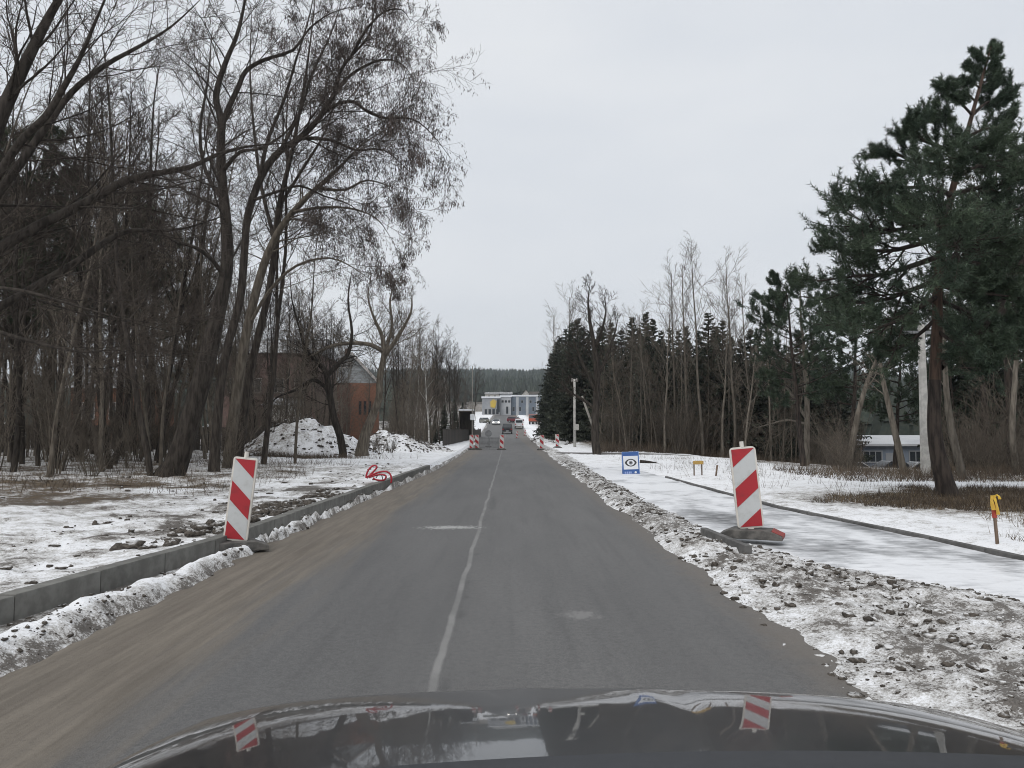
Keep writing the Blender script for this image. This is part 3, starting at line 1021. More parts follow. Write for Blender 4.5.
# ------------------------------------------------------------------ bare trees that follow the photograph
def hero_tree(name, label, lines, mats, seed, l1=3.2, n1=1.7, n2=7, n3=6, n4=2.2, l2=0.55, cat='tree', keys=None, group=None, t0=0.22, up=0.05, tw=0.0055, side_only=None):
    rg = random.Random(seed)
    main = [px_line(pl, D, dd, seed) for pl, D, dd in lines]
    b = Vector(main[0][0][0]); b.z = gz(b.x, b.y)
    first = main[0][0]
    # flare at the root, sunk a little
    d0 = (Vector(first[0]) - Vector(first[1])).normalized()
    main[0] = ([tuple(Vector((b.x, b.y, b.z)) + d0 * 0.0 + Vector((0, 0, -0.25)))] + first, [main[0][1][0] * 1.25] + main[0][1])
    main = [(p, [q * .8 * (1 - .72 * (k_ / (len(r) - 1)) ** 4) for k_, q in enumerate(r)]) for p, r in main]
    b1 = []
    for j, (p, r) in enumerate(main):
        b1 += sprout([(p, r)], rg, lambda L_: L_ * n1, t0 if j == 0 else 0.12, 1.0, 0, 0.30, (30, 68), 7, 0.16, up, tw * 1.5, 0.25, lmul=l1, rmax=0.03)
    b2 = sprout(b1, rg, n2, 0.15, 1.0, l2, 0.5, (28, 60), 5, 0.17, up, tw * 1.2, 0.4, rmax=0.014)
    b3 = sprout(b2, rg, n3, 0.15, 1.0, 0.55, 0.6, (25, 60), 3, 0.2, up * 0.5, tw, 0.6)
    b4 = sprout(b3, rg, n4, 0.2, 1.0, 0.6, 0.8, (25, 55), 2, 0.22, up * 0.3, tw * 0.85, 0.6) if n4 else []
    root = tree_root(name, b, label, cat, group)
    link('trunk', join_mesh('trunk', [(rel(main, b), 12), (rel(b1, b), 5)], mats[0]), root)
    link('twigs', join_mesh('twigs', [(rel(b2, b), 3), (rel(b3, b), 3), (rel(b4, b), 3)], mats[1]), root)
    if keys:
        nr = np.random.default_rng(seed)
        tips = [(p[-1]) for p, r in b3 + b4]
        tips = np.array([t for t in tips if keys(t)]) - np.array(b)
        if len(tips):
            cl = tips[nr.random(len(tips)) < 0.50]
            m = 5
            Pk = np.repeat(cl, m, 0) + nr.normal(0, 0.035, (len(cl) * m, 3)) + np.array([0, 0, -1]) * nr.uniform(0, 0.16, (len(cl) * m, 1))
            Dk = unit(np.array([0, 0, -1.0]) + nr.normal(0, 0.33, (len(Pk), 3)))
            link('seed_bunches', diamonds('seed_bunches', Pk, Dk, nr.uniform(0.07, 0.16, len(Pk)), nr.uniform(0.007, 0.013, len(Pk)), MAT['keys'], nr), root)
    return root


BD = (MAT['bark_dark'], MAT['twig_dark'])
BB = (MAT['bark_brown'], MAT['twig_brown'])
BP = (MAT['bark_pale'], MAT['twig_pale'])

# thick limbs reaching in from a tree rooted beyond the left edge
hero_tree('bare_tree', 'huge dark bare tree whose low limbs sweep rightward across other trunks', [
    ([(-95, 505, 17), (-80, 420, 14), (-60, 330, 12.5), (-35, 230, 11), (-8, 140, 9.5), (8, 100, 9), (28, 58, 8), (50, 15, 7), (74, -25, 5.5), (110, -70, 4)], 13.2, 0.5),
    ([(-52, 285, 7.5), (-20, 262, 7), (0, 248, 6.8), (38, 226, 6.2), (69, 211, 5.8), (100, 195, 5.4), (126, 181, 5.0), (160, 173, 4.4), (190, 167, 4.0), (219, 154, 3.3), (250, 146, 2.4), (290, 143, 1.4)], 13.4, 2.0),
    ([(-60, 330, 6.5), (-25, 317, 5.8), (5, 304, 5.4), (40, 284, 5), (78, 261, 4.4), (104, 243, 4), (128, 231, 3.5), (160, 231, 2.8), (190, 227, 2.3), (228, 214, 1.4)], 13.4, 2.5),
    ([(-30, 215, 6), (0, 172, 5.2), (22, 140, 4.8), (46, 116, 4.5), (62, 90, 4), (78, 62, 3.2), (92, 30, 2.6), (108, -8, 2), (125, -50, 1.2)], 13.3, -1.2),
    ([(-30, 228, 5.4), (10, 178, 5), (45, 128, 4.4), (72, 92, 3.8), (104, 66, 3.2), (140, 46, 2.6), (172, 26, 2.1), (200, 0, 1.4)], 13.3, 1.5),
    ([(-62, 300, 3.2), (-20, 288, 2.6), (18, 290, 2.2), (50, 298, 1.9), (84, 308, 1.6), (120, 318, 1.2), (160, 324, 0.8)], 13.0, -1.0),
    ([(-70, 330, 3.4), (-20, 328, 2.8), (12, 336, 2.5), (50, 346, 2.2), (84, 352, 1.8), (112, 350, 1.3), (150, 355, .8)], 12.8, -1.0),
], BD, 3, l1=2.8, n1=1.9, n2=7, n3=6, n4=2.0, l2=.6, tw=0.0040)

hero_tree('bare_tree', 'stout dark trunk leaning right from a flared foot and forking high up', [
    ([(168, 478, 19), (177, 462, 14.5), (188, 428, 12.5), (204, 372, 11.5), (218, 312, 9.4), (227, 265, 8), (226, 222, 7), (222, 180, 6.3), (221, 146, 5.8), (221, 120, 5.4), (216, 96, 4.8), (225, 64, 4.4), (237, 35, 4.0), (245, 0, 3.4), (249, -40, 2.4)], 20.5, 0),
    ([(222, 124, 3.8), (230, 105, 3.5), (238, 88, 3.2), (246, 71, 2.9), (264, 60, 2.5), (293, 50, 2.0), (310, 28, 1.5), (334, 12, 1.1), (375, 2, .8)], 20.5, 1.5),
    ([(227, 282, 3.6), (214, 262, 2.6), (196, 248, 2.2), (172, 240, 1.8), (150, 222, 1.3)], 20.5, -1.8),
    ([(224, 170, 2.8), (240, 152, 2.2), (262, 148, 1.8), (290, 128, 1.4), (300, 100, 1.0)], 20.5, -2.5),
    ([(226, 205, 2.8), (206, 172, 2.4), (200, 130, 2), (208, 80, 1.6), (212, 30, 1.1)], 20.5, 2.2),
], BD, 5, l1=3.0, n1=1.5, n2=8, n3=6, n4=2, l2=.6, t0=0.42, tw=0.005)

def keyzone(t):
    return t[2] > 4.9 and t[0] > -6.9


hero_tree('ash_tree', 'bare ash with arched limbs hung with brown seed bunches over the verge', [
    ([(214, 469, 7.5), (216, 440, 6), (220, 390, 5.4), (228, 345, 5.2), (240, 300, 5.0), (244, 258, 4.8), (248, 215, 4.8), (262, 175, 4.6), (280, 151, 4.4), (300, 138, 4.2), (320, 117, 3.8), (335, 92, 3.3), (340, 72, 2.9), (352, 55, 2.5), (369, 35, 2.0), (376, 0, 1.5), (384, -34, 1)], 23.0, 0.5),
    ([(322, 114, 2.6), (338, 104, 2.3), (354, 102, 2.0), (368, 112, 1.8), (386, 118, 1.6), (412, 119, 1.3), (432, 134, 1.0), (452, 160, .7)], 23.4, -0.8),
    ([(337, 90, 2.2), (352, 74, 1.9), (374, 62, 1.6), (392, 60, 1.2), (406, 68, .9), (416, 84, .6)], 23.4, 1.2),
    ([(352, 55, 2), (366, 30, 1.7), (384, 12, 1.3), (402, 10, .9), (412, 24, .6)], 23.4, -1.2),
    ([(260, 176, 2.6), (268, 140, 2.2), (284, 100, 1.9), (296, 60, 1.5), (310, 14, 1.1), (318, -30, .7)], 23.0, -1.4),
    ([(300, 138, 2.4), (330, 140, 2.0), (356, 150, 1.6), (384, 150, 1.2), (410, 172, .8)], 23.4, -1.6),
    ([(254, 200, 2.2), (276, 192, 1.8), (300, 186, 1.5), (324, 196, 1.2), (352, 206, .9), (372, 230, .6)], 23.0, 1.5),
    ([(280, 151, 2.4), (300, 112, 2.0), (312, 74, 1.6), (330, 36, 1.2), (344, -6, .8)], 23.0, 2.0),
], BD, 11, l1=2.9, n1=1.7, n2=8, n3=6, n4=1.8, l2=.62, t0=0.5, keys=keyzone, tw=0.0048, up=.0)

hero_tree('ash_tree', 'slimmer ash beside the seed hung one with a paler limb rising rightward', [
    ([(228, 463, 7), (234, 415, 6.4), (241, 365, 6), (247, 330, 5.8), (256, 292, 5.5), (267, 256, 5.0), (282, 226, 4.4), (306, 198, 3.8), (326, 180, 3.2), (343, 164, 2.7), (364, 143, 2.0), (390, 128, 1.3)], 25.5, 0.5),
    ([(294, 212, 2.2), (316, 208, 1.8), (348, 208, 1.4), (376, 218, 1), (392, 240, .6)], 25.5, -1),
    ([(252, 320, 2.4), (270, 290, 2), (296, 266, 1.6), (330, 258, 1.2), (360, 272, .8), (384, 292, .5)], 25.5, -1.5),
    ([(318, 188, 2.2), (345, 190, 1.7), (368, 180, 1.3), (398, 190, .9)], 25.7, 1.2),
], BB, 17, l1=2.9, n1=1.6, n2=8, n3=6, n4=2, l2=.62, t0=0.45, keys=keyzone, tw=0.0055, up=.01)

hero_tree('bare_tree', 'dark straight trunk just right of the ash pair', [
    ([(238, 458, 6), (243, 425, 5.2), (250, 374, 4.8), (259, 333, 4.6), (267, 300, 4.4), (273, 265, 4.2), (278, 211, 3.6), (290, 160, 3), (300, 110, 2.4), (308, 60, 1.9), (314, 10, 1.3), (318, -30, .9)], 26.5, 0),
    ([(275, 240, 2.6), (262, 190, 2.2), (254, 130, 1.8), (250, 70, 1.3), (252, 10, .9)], 26.5, 1.5),
    ([(280, 205, 2.2), (302, 170, 1.8), (326, 130, 1.4), (336, 90, 1)], 26.5, 1.0),
], BD, 23, l1=2.4, n1=1.5, n2=7, n3=6, n4=2, t0=0.45, tw=0.005)

hero_tree('bare_tree', 'crooked dark tree forking low in front of the snowy spoil heap', [
    ([(343, 453, 5), (340, 436, 4.6), (334, 418, 4.4), (330, 396, 4.2), (326, 373, 3.8), (316, 361, 3.2), (306, 350, 2.6), (300, 330, 2), (292, 300, 1.5), (290, 270, 1)], 36.5, 0),
    ([(327, 376, 3.4), (338, 364, 3.0), (348, 354, 2.5), (352, 332, 2), (348, 300, 1.5), (352, 270, 1)], 36.5, 0.8),
    ([(330, 392, 2.4), (314, 380, 2.2), (296, 390, 1.8), (276, 398, 1.3), (262, 416, .9)], 36.5, -1),
], BD, 29, l1=2.0, n1=2.2, n2=7, n3=5, n4=1.6, t0=0.3, tw=0.007)

hero_tree('bare_tree', 'pale crooked tree with spreading crown over its arching limb beside the second heap', [
    ([(362, 450, 8), (366, 432, 6.2), (373, 415, 5.2), (379, 398, 4.6), (380, 376, 4.2), (384, 355, 3.8), (382, 336, 3), (374, 318, 2.3), (368, 296, 1.7), (372, 272, 1.1)], 37.5, 0),
    ([(384, 356, 3.2), (394, 343, 2.8), (402, 330, 2.3), (411, 312, 1.8), (412, 294, 1.2)], 37.5, -1),
    ([(384, 352, 3), (371, 345, 2.6), (354, 343, 2.4), (332, 346, 2.2), (314, 355, 2.0), (300, 367, 1.6), (284, 382, 1.1)], 37.5, -1.5),
    ([(386, 350, 2.2), (392, 326, 1.8), (390, 300, 1.4), (396, 280, .9)], 37.5, 1),
], BB, 31, l1=2.0, n1=2.6, n2=7, n3=5, n4=1.2, t0=0.45, tw=0.0065)

hero_tree('bare_tree', 'black bare tree with upright crown beside the side road', [
    ([(597, 455, 5.5), (595, 435, 4.8), (596, 405, 4.4), (597, 370, 3.9), (594, 345, 3.3), (590, 322, 2.6), (588, 300, 1.6), (590, 286, 1)], 46.0, 0),
    ([(596, 392, 2.6), (586, 372, 2.2), (578, 352, 1.8), (572, 336, 1.2)], 46, -1.2),
    ([(597, 378, 2.4), (607, 356, 2), (614, 336, 1.5), (618, 318, 1)], 46, 1.2),
    ([(595, 350, 1.9), (602, 330, 1.5), (606, 310, 1.1), (604, 296, .7)], 46, -.8),
    ([(596, 410, 2), (584, 400, 1.6), (570, 392, 1.2), (560, 380, .8)], 46, 1),
], BD, 37, l1=1.7, n1=3.0, n2=7, n3=5, n4=.8, t0=0.3, up=0.1, tw=0.008)


# ------------------------------------------------------------------ generic bare trees
def proto_tree(name, seed, h, r, mats, lean=0.05, t0=0.35, l1=2.4, n1=22, n2=7, n3=5, n4=1.5, up=0.06, tw=0.007, ang=(28, 60), fork=False):
    rg = random.Random(seed)
    tr = walk((0, 0, -0.3), (rg.uniform(-lean, lean), rg.uniform(-lean, lean), 1), h + .3, r, r * 0.16, 12, 0.07, 0.03, rg)
    trunks = [tr]
    if fork:
        p, d, i_, f_ = poly_at(tr[0], 0.4)
        trunks.append(walk(p, d + Vector((rg.uniform(-.5, .5), rg.uniform(-.5, .5), 0.1)), h * .55, tr[1][i_] * .75, r * .12, 8, .08, .05, rg))
    b1 = sprout(trunks, rg, n1 / len(trunks), t0, 1.0, 0, 0.34, ang, 6, 0.15, up, tw * 1.5, 0.3, lmul=l1, rmax=.028)
    b2 = sprout(b1, rg, n2, 0.12, 1.0, 0.5, 0.55, (28, 58), 4, 0.17, up, tw * 1.2, 0.4)
    b3 = sprout(b2, rg, n3, 0.12, 1.0, 0.55, 0.65, (25, 58), 3, 0.18, up, tw, 0.6)
    b4 = sprout(b3, rg, n4, 0.2, 1.0, 0.6, 0.8, (25, 55), 2, 0.2, 0, tw * .85, 0.6) if n4 else []
    return (join_mesh('trunk', [(trunks, 8), (b1, 5)], mats[0]), join_mesh('twigs', [(b2, 3), (b3, 3), (b4, 3)], mats[1]))


def place_tree(name, meshes, x, y, rz, sc, label, group, cat='tree', parts=('trunk', 'twigs'), lean=None):
    o = tree_root(name, (x, y, gz(x, y)), label, cat, group)
    o.rotation_euler = (lean[0] if lean else 0, lean[1] if lean else 0, rz)
    o.scale = (sc, sc, sc) if not hasattr(sc, '__len__') else sc
    for n_, m_ in zip(parts, meshes): link(n_, m_, o)
    return o


TH = [proto_tree('t', 100 + k, 11.5, 0.075, BB, t0=0.22, l1=2.4, n1=26, n2=7, n3=6, n4=.8, tw=0.0065) for k in range(3)]
TT = [proto_tree('t', 120 + k, 12.5, 0.10, BD, t0=0.35, l1=2.8, n1=24, n2=8, n3=6, n4=.8, tw=0.0065, fork=True) for k in range(2)]
TP = [proto_tree('t', 140 + k, 13, 0.11, BP, t0=0.38, l1=4.6, n1=15, n2=7, n3=4, n4=0, tw=0.008, ang=(24, 50), up=.10) for k in range(3)]
TB = [proto_tree('t', 160, 9, 0.085, (MAT['birch'], MAT['twig_pale']), t0=0.3, l1=1.7, n1=24, n2=7, n3=5, n4=1.0, tw=0.008, ang=(22, 45))]


def shrub(seed, h, mats, stems=9, tw=0.005, spread=0.5):
    rg = random.Random(seed)
    st = []
    for k in range(stems):
        a = rg.uniform(0, 6.28); s = rg.uniform(0.1, spread)
        st.append(walk((math.cos(a) * .15, math.sin(a) * .15, -.1), (math.cos(a) * s, math.sin(a) * s, 1), h * rg.uniform(.6, 1.1), .016, .006, 6, .14, .03, rg))
    b2 = sprout(st, rg, 7, .2, 1, .45, .6, (20, 50), 4, .18, .04, tw * 1.2, .5)
    b3 = sprout(b2, rg, 5, .15, 1, .5, .7, (20, 55), 3, .2, .03, tw, .6)
    return (join_mesh('stems', [(st, 5)], mats[0]), join_mesh('twigs', [(b2, 3), (b3, 3)], mats[1]))


SH = [shrub(200, 2.4, BB, 12), shrub(201, 3.6, BB, 12, .0055, .35)] + [shrub(210, 1.3, BP, 14, .005, .8)]

rg = random.Random(77)
# thicket on the left
def px_xy(px, D):
    return at(px, 430, D).x


cnt = 0
spots = []
for k in range(1500):
    D = rg.uniform(19.5, 46); px = rg.uniform(-120, 300) if D > 27 else rg.uniform(-120, 165)
    x = px_xy(px, D)
    if D > 30 and x > -11 - (D - 30) * 0.1: continue
    if any((x - a) ** 2 + (D - b) ** 2 < .85 ** 2 for a, b in spots): continue
    if any(((x - m_[0]) / m_[2]) ** 2 + ((D - m_[1]) / m_[3]) ** 2 < 1.1 for m_ in MOUNDS): continue
    spots.append((x, D))
    if len(spots) >= 105: break
for (x, y) in spots:
    c = rg.random()
    if c < 0.64:
        place_tree('thicket_tree', rg.choice(TH), x, y, rg.uniform(0, 6.28), rg.uniform(.75, 1.15), *(('slender brown bare tree at the snowy front edge of the left thicket', 'front thicket trees') if y < 25 else ('slender brown bare tree in the middle of the left thicket', 'middle thicket trees') if y < 35 else ('slender brown bare tree deep in the thicket near the low board fence', 'deep thicket trees')), lean=(rg.uniform(-.1, .1), rg.uniform(-.08, .14)))
    else:
        place_tree('thicket_tree', rg.choice(TT), x, y, rg.uniform(0, 6.28), rg.uniform(.8, 1.1), *(('dark forked bare tree at the front of the left thicket', 'front forked trees') if y < 28 else ('dark forked bare tree deep in the left thicket', 'deep forked trees')), lean=(rg.uniform(-.08, .08), rg.uniform(-.08, .14)))
n = 0
while n < 24:
    D = rg.uniform(17.5, 36); px = rg.uniform(-60, 250)
    x = px_xy(px, D)
    if D < 20 and px > 120: continue
    if D > 33 and px > 215: continue
    place_tree('bare_shrub', rg.choice(SH[:2]), x, D, rg.uniform(0, 6.28), rg.uniform(.6, 1.25), 'brown leafless shrub among the thicket trunks', 'thicket shrubs', 'shrub', ('stems', 'twigs'))
    n += 1
# scrub on and beside the heaps, and along the left fence
for (px, D, s) in [(372, 40, .75), (380, 41.5, .7), (390, 42, .6), (352, 43, .6), (318, 44, .8), (290, 45, .9), (400, 52, .9), (412, 56, 1), (422, 60, 1), (255, 40, .9), (268, 46, 1)]:
    place_tree('bare_shrub', SH[2] if s < .8 else rg.choice(SH[:2]), px_xy(px, D), D, rg.uniform(0, 6.28), s * 1.1, 'leafless scrub growing around the snowy spoil heaps', 'scrub by the heaps', 'shrub', ('stems', 'twigs'))
# trees along the left side further down
spots = []
for k in range(1500):
    D = rg.uniform(48, 150); x = -6.3 - rg.uniform(0, 1) ** 1.3 * 30 - max(0, D - 90) * 0.03
    if px_xy(338, D) < x < px_xy(378, D) and D < 88: continue
    if any((x - a) ** 2 + (D - b) ** 2 < 1.7 ** 2 for a, b in spots): continue
    spots.append((x, D))
    if len(spots) >= 85: break
def roadside(x, y, s):
    if y < 72 and x < -13: lab, grp = 'grey brown bare tree between the big spoil heap and the brick houses', 'trees before the brick houses'
    elif y < 80: lab, grp = 'grey brown bare tree between the second heap and the left fence', 'trees beyond the second heap'
    elif y < 128: lab, grp = 'grey brown bare tree behind the left roadside board fence', 'trees behind the left fence'
    else: lab, grp = 'distant bare tree on the left roadside beyond the board fence', 'distant trees on the left roadside'
    place_tree('roadside_tree', rg.choice(TH + TT), x, y, rg.uniform(0, 6.28), s, lab, grp)
for (x, y) in spots: roadside(x, y, rg.uniform(.55, .9))
for (px, D, s) in [(236, 50, .95), (250, 56, .9), (262, 48, .8), (272, 62, .95), (284, 52, .85), (296, 64, .9), (304, 56, .85), (316, 60, .9), (326, 50, .7), (334, 66, .9), (288, 68, 1.0), (310, 69, 1.0), (246, 66, 1.0), (346, 60, .7), (366, 66, .75), (384, 56, .75), (394, 62, .85), (402, 52, .7), (408, 60, .85), (418, 66, .8), (424, 72, .9), (434, 78, .85), (440, 70, .7), (446, 92, .9), (452, 100, .95), (458, 110, .9), (464, 118, .95), (472, 128, .95), (398, 74, .95), (412, 84, .95), (428, 90, .95)]:
    roadside(px_xy(px, D), D, s)
for (px, D, s) in [(252, 45, .8), (266, 52, .9), (278, 47, .85), (290, 58, .95), (300, 48, .75), (312, 53, .85), (322, 57, .8), (331, 62, .85), (258, 60, 1.0), (342, 70, .9)]:
    roadside(px_xy(px, D), D, s)
for (px, D, s) in [(250, 46, 1.3), (262, 50, 1.4), (274, 55, 1.5), (286, 49, 1.2), (298, 54, 1.5), (310, 50, 1.3), (322, 55, 1.4), (334, 60, 1.4), (344, 64, 1.2), (368, 60, 1.0)]:
    place_tree('bare_shrub', SH[1], px_xy(px, D), D, rg.uniform(0, 6.28), s, 'tall leafless shrub in front of the brick houses', 'shrubs before the brick houses', 'shrub', ('stems', 'twigs'))
for k in range(34):
    D = rg.uniform(132, 270); px = rg.uniform(398, 480)
    x = px_xy(px, D)
    if x < xk(D) - 2: roadside(x, D, rg.uniform(.7, 1.0))
for k in range(40):
    D = rg.uniform(50, 120); px = rg.uniform(385, 478 if D > 80 else 440); x = px_xy(px, D)
    if x > xk(D) - 2.2: continue
    place_tree('bare_shrub', rg.choice(SH), x, D, rg.uniform(0, 6.28), rg.uniform(.6, 1.1), 'leafless shrub along the left roadside fence', 'shrubs along the left fence', 'shrub', ('stems', 'twigs'))
for (px, D, s) in [(430, 50, .72), (414, 64, .7), (450, 86, .8)]:
    place_tree('birch_tree', TB[0], px_xy(px, D), D, rg.uniform(0, 6.28), s, 'white trunked birch on the left roadside', 'birches on the left roadside')


# ------------------------------------------------------------------ conifers
def tufts(tips, rng, per=23, ln=0.085, wd=0.0045, along=0.22, m=None, name='needles'):
    """tips: list of (pos, dir) -> bottle-brush needle clusters"""
    P0 = np.array([t[0] for t in tips]); D0 = unit(np.array([t[1] for t in tips]))
    n = len(P0)
    P = np.repeat(P0, per, 0); D = np.repeat(D0, per, 0)
    s = rng.uniform(-along, 0.02, (n * per, 1))
    rad = rng.normal(size=(n * per, 3)); rad -= (rad * D).sum(1, keepdims=True) * D; rad = unit(rad)
    dirs = unit(D * rng.uniform(0.35, 1.1, (n * per, 1)) + rad)
    tone = np.repeat(rng.uniform(0, 1, n), per)
    return blades(name, P + D * s, dirs, rng.uniform(.7, 1.2, n * per) * ln, np.full(n * per, wd), m, rng, tone)


def pine_from_limbs(trunk, limbs, seed, mats, n1=9, n2=5, per=23, l1=.42, ln=.085, along=.2, wd=.0045, l2=.45):
    rg = random.Random(seed); nr = np.random.default_rng(seed)
    b1 = sprout(limbs, rg, n1, .25, 1., l1, .5, (30, 60), 4, .16, .10, .008, .4, flat=.35)
    b2 = sprout(b1, rg, n2, .2, 1., l2, .6, (30, 60), 2, .16, .30, .006, .6, flat=.25)
    tips = []
    for p, r in b2 + b1 + limbs:
        tips.append((p[-1], Vector(p[-1]) - Vector(p[-2])))
    for p, r in b2:
        for tq in (0.45, .72):
            q_, d_, _, _ = poly_at(p, tq); tips.append((tuple(q_), d_ + Vector((0, 0, .35))))
    return b1, b2, tufts([(t[0], tuple(t[1])) for t in tips], nr, per, ln, wd, along, mats[2])


# the big pine
PD = 16.0
ptr = px_line([(951, 506, 19), (944, 480, 14), (937, 450, 11.5), (934, 420, 10), (935, 380, 9), (937, 330, 8.2), (938, 285, 7.4), (941, 245, 6.6), (949, 205, 5.6), (960, 160, 4.4), (972, 115, 3.2), (984, 72, 2.0), (991, 46, 1.0)], PD, 0)
pl = []
def limb(x0, y0, pts, r, dd):
    pts = [(x0 + (a - x0) * .84, y0 + (b - y0) * .84) for a, b in pts]
    p, rr = px_line([(x0, y0, r)] + [(a, b, r * (1 - .75 * (k + 1) / len(pts))) for k, (a, b) in enumerate(pts)], PD, dd)
    pl.append((p, rr))
for l_ in [
    (990, 52, [(992, 46), (993, 40)], 1, .0), (988, 60, [(994, 54), (998, 46)], 1, .2), (988, 62, [(980, 56), (974, 48)], 1, -.2), (984, 75, [(976, 66), (966, 62)], 1, .3), (981, 84, [(990, 80), (1002, 78)], 1.2, .3), (980, 88, [(968, 80), (956, 78)], 1.2, -.3), (976, 102, [(964, 92), (952, 96)], 1.4, .4), (984, 75, [(994, 62), (1000, 58)], 1, -.3), (978, 95, [(986, 84), (998, 78)], 1.4, .4),
    (972, 115, [(958, 100), (946, 90), (940, 80)], 1.6, -.5), (972, 115, [(990, 100), (1004, 100), (1012, 92)], 1.8, .6),
    (966, 138, [(950, 124), (938, 112), (928, 108)], 2, .6), (966, 138, [(986, 128), (1008, 124), (1022, 112)], 2, -.8),
    (961, 158, [(940, 146), (918, 138), (902, 128), (894, 124)], 2.4, -.6), (958, 168, [(930, 164), (900, 158), (880, 148), (870, 146)], 2.6, .7),
    (955, 178, [(980, 164), (1006, 158), (1030, 146)], 2.6, .8), (952, 195, [(922, 186), (892, 186), (868, 180)], 2.8, -1.3),
    (952, 195, [(985, 186), (1015, 182), (1045, 172)], 2.8, -1.0), (949, 205, [(918, 206), (884, 206), (852, 198), (830, 200)], 3, .5),
    (946, 222, [(915, 226), (880, 232), (852, 226), (834, 226)], 3, -1.5), (946, 222, [(975, 212), (1008, 210), (1040, 205)], 3, 1.2),
    (943, 236, [(912, 246), (876, 254), (842, 250), (815, 246)], 3.2, 1.4), (942, 244, [(975, 244), (1010, 238), (1050, 238)], 3, -1.5),
    (940, 256, [(906, 268), (872, 278), (838, 280), (794, 286)], 3.2, -.4), (940, 262, [(975, 262), (1010, 270), (1045, 266)], 3, 1.6),
    (938, 280, [(906, 292), (872, 304), (836, 306), (778, 300)], 3, 1.5), (938, 285, [(968, 292), (1000, 296), (1035, 300)], 3, -1.2),
    (938, 296, [(912, 312), (884, 328), (856, 334), (832, 328)], 2.8, -1.3), (938, 300, [(966, 312), (996, 326), (1026, 334)], 2.8, .8),
    (937, 318, [(915, 338), (892, 354), (868, 358)], 2.4, .3), (937, 330, [(958, 346), (985, 360), (1012, 366)], 2.2, -1.4),
    (949, 205, [(945, 212), (938, 220), (930, 232)], 2.8, -2.6),
    (945, 230, [(950, 236), (958, 248), (965, 256)], 3, -2.6), 
    (944, 232, [(940, 226), (930, 222), (925, 216)], 3, 2.6),
    (939, 270, [(948, 268), (955, 268), (962, 270)], 3, 2.6), (958, 168, [(955, 160), (950, 158), (944, 152)], 2.2, -1.8),
    (961, 158, [(970, 150), (976, 146), (984, 140)], 2.2, -1.8), (937, 300, [(925, 300), (915, 304), (905, 312)], 2.8, 2.6),
]:
    limb(*l_)
forkl = px_line([(939, 366, 5.5), (952, 354, 5.2), (968, 342, 4.9), (984, 328, 4.4), (998, 308, 3.8), (1010, 284, 3.2), (1022, 262, 2.4), (1040, 240, 1.6)], PD, .6)
for l_ in [(1004, 298, [(1018, 300), (1034, 306), (1050, 304)], 2.4, -1.0), (998, 308, [(992, 296), (984, 284), (978, 278)], 2.2, -1.2), (1012, 282, [(1000, 268), (990, 254), (984, 248)], 2, .8),
           (984, 328, [(1002, 336), (1020, 344), (1040, 340)], 2.2, -1.4), (990, 320, [(982, 336), (972, 346), (960, 352)], 2, -1.6)]:
    limb(*l_)
ptr = (ptr[0], [q_ * .62 for q_ in ptr[1]])
pb = Vector(ptr[0][0]); pb.z = gz(pb.x, pb.y)
ptr = ([(pb.x, pb.y, pb.z - .25)] + ptr[0], [ptr[1][0] * 1.2] + ptr[1])
b1, b2, nd = pine_from_limbs(ptr, pl, 41, (None, None, MAT['needle']), n1=lambda L_: min(15, 2.5 + L_ * 7), n2=lambda L_: min(8, 2.5 + L_ * 9), per=23, l1=.5, ln=.10, along=.22, wd=.0075, l2=.5)
proot = tree_root('pine_tree', pb, 'tall green pine leaning over a dark heather patch beside the pavement', 'tree')
nd.transform(Matrix.Translation(-pb))
_k = int(len(ptr[0]) * .36)
link('trunk', join_mesh('trunk', [(rel([(ptr[0][:_k + 1], ptr[1][:_k + 1])], pb), 14)], MAT['bark_pine']), proot)
link('upper_trunk', join_mesh('upper_trunk', [(rel([(ptr[0][_k:], ptr[1][_k:])], pb), 12)], MAT['limb_pine']), proot)
link('limbs', join_mesh('limbs', [(rel([forkl], pb), 10), (rel(pl, pb), 6)], MAT['bark_pine']), proot)
link('branches', join_mesh('branches', [(rel(b1, pb), 4), (rel(b2, pb), 3)], MAT['bark_pine']), proot)
link('needles', nd, proot)


def pine_proto(seed, h, r, crown0=.45, spread=2.6, nl=34, mats=(MAT['bark_pine'], MAT['bark_pine'], MAT['needle_dark']), per=15):
    rg = random.Random(seed)
    tr = walk((0, 0, -.3), (rg.uniform(-.05, .05), rg.uniform(-.05, .05), 1), h, r, r * .12, 12, .04, .03, rg)
    limbs = []
    for k in range(nl):
        t = crown0 + (1 - crown0) * (k + rg.random()) / nl
        p, d, i_, f_ = poly_at(tr[0], t)
        a = rg.uniform(0, 6.28)
        q = (t - crown0) / (1 - crown0)
        l = spread * (0.35 + .75 * math.sin(math.pi * min(1, q * .8 + .22))) * rg.uniform(.6, 1.15)
        limbs.append(walk(p, (math.cos(a), math.sin(a), .1 + .6 * q), l, max(.012, tr[1][i_] * .45), .008, 5, .13, .05, rg))
    b1, b2, nd = pine_from_limbs(tr, limbs, seed, mats, n1=8, n2=5, per=per, l1=.5, ln=.13, along=.28, wd=.012)
    return (join_mesh('trunk', [(tr, 8) if False else ([tr], 8)], mats[0]), join_mesh('limbs', [(limbs, 4), (b1, 3), (b2, 3)], mats[1]), nd)


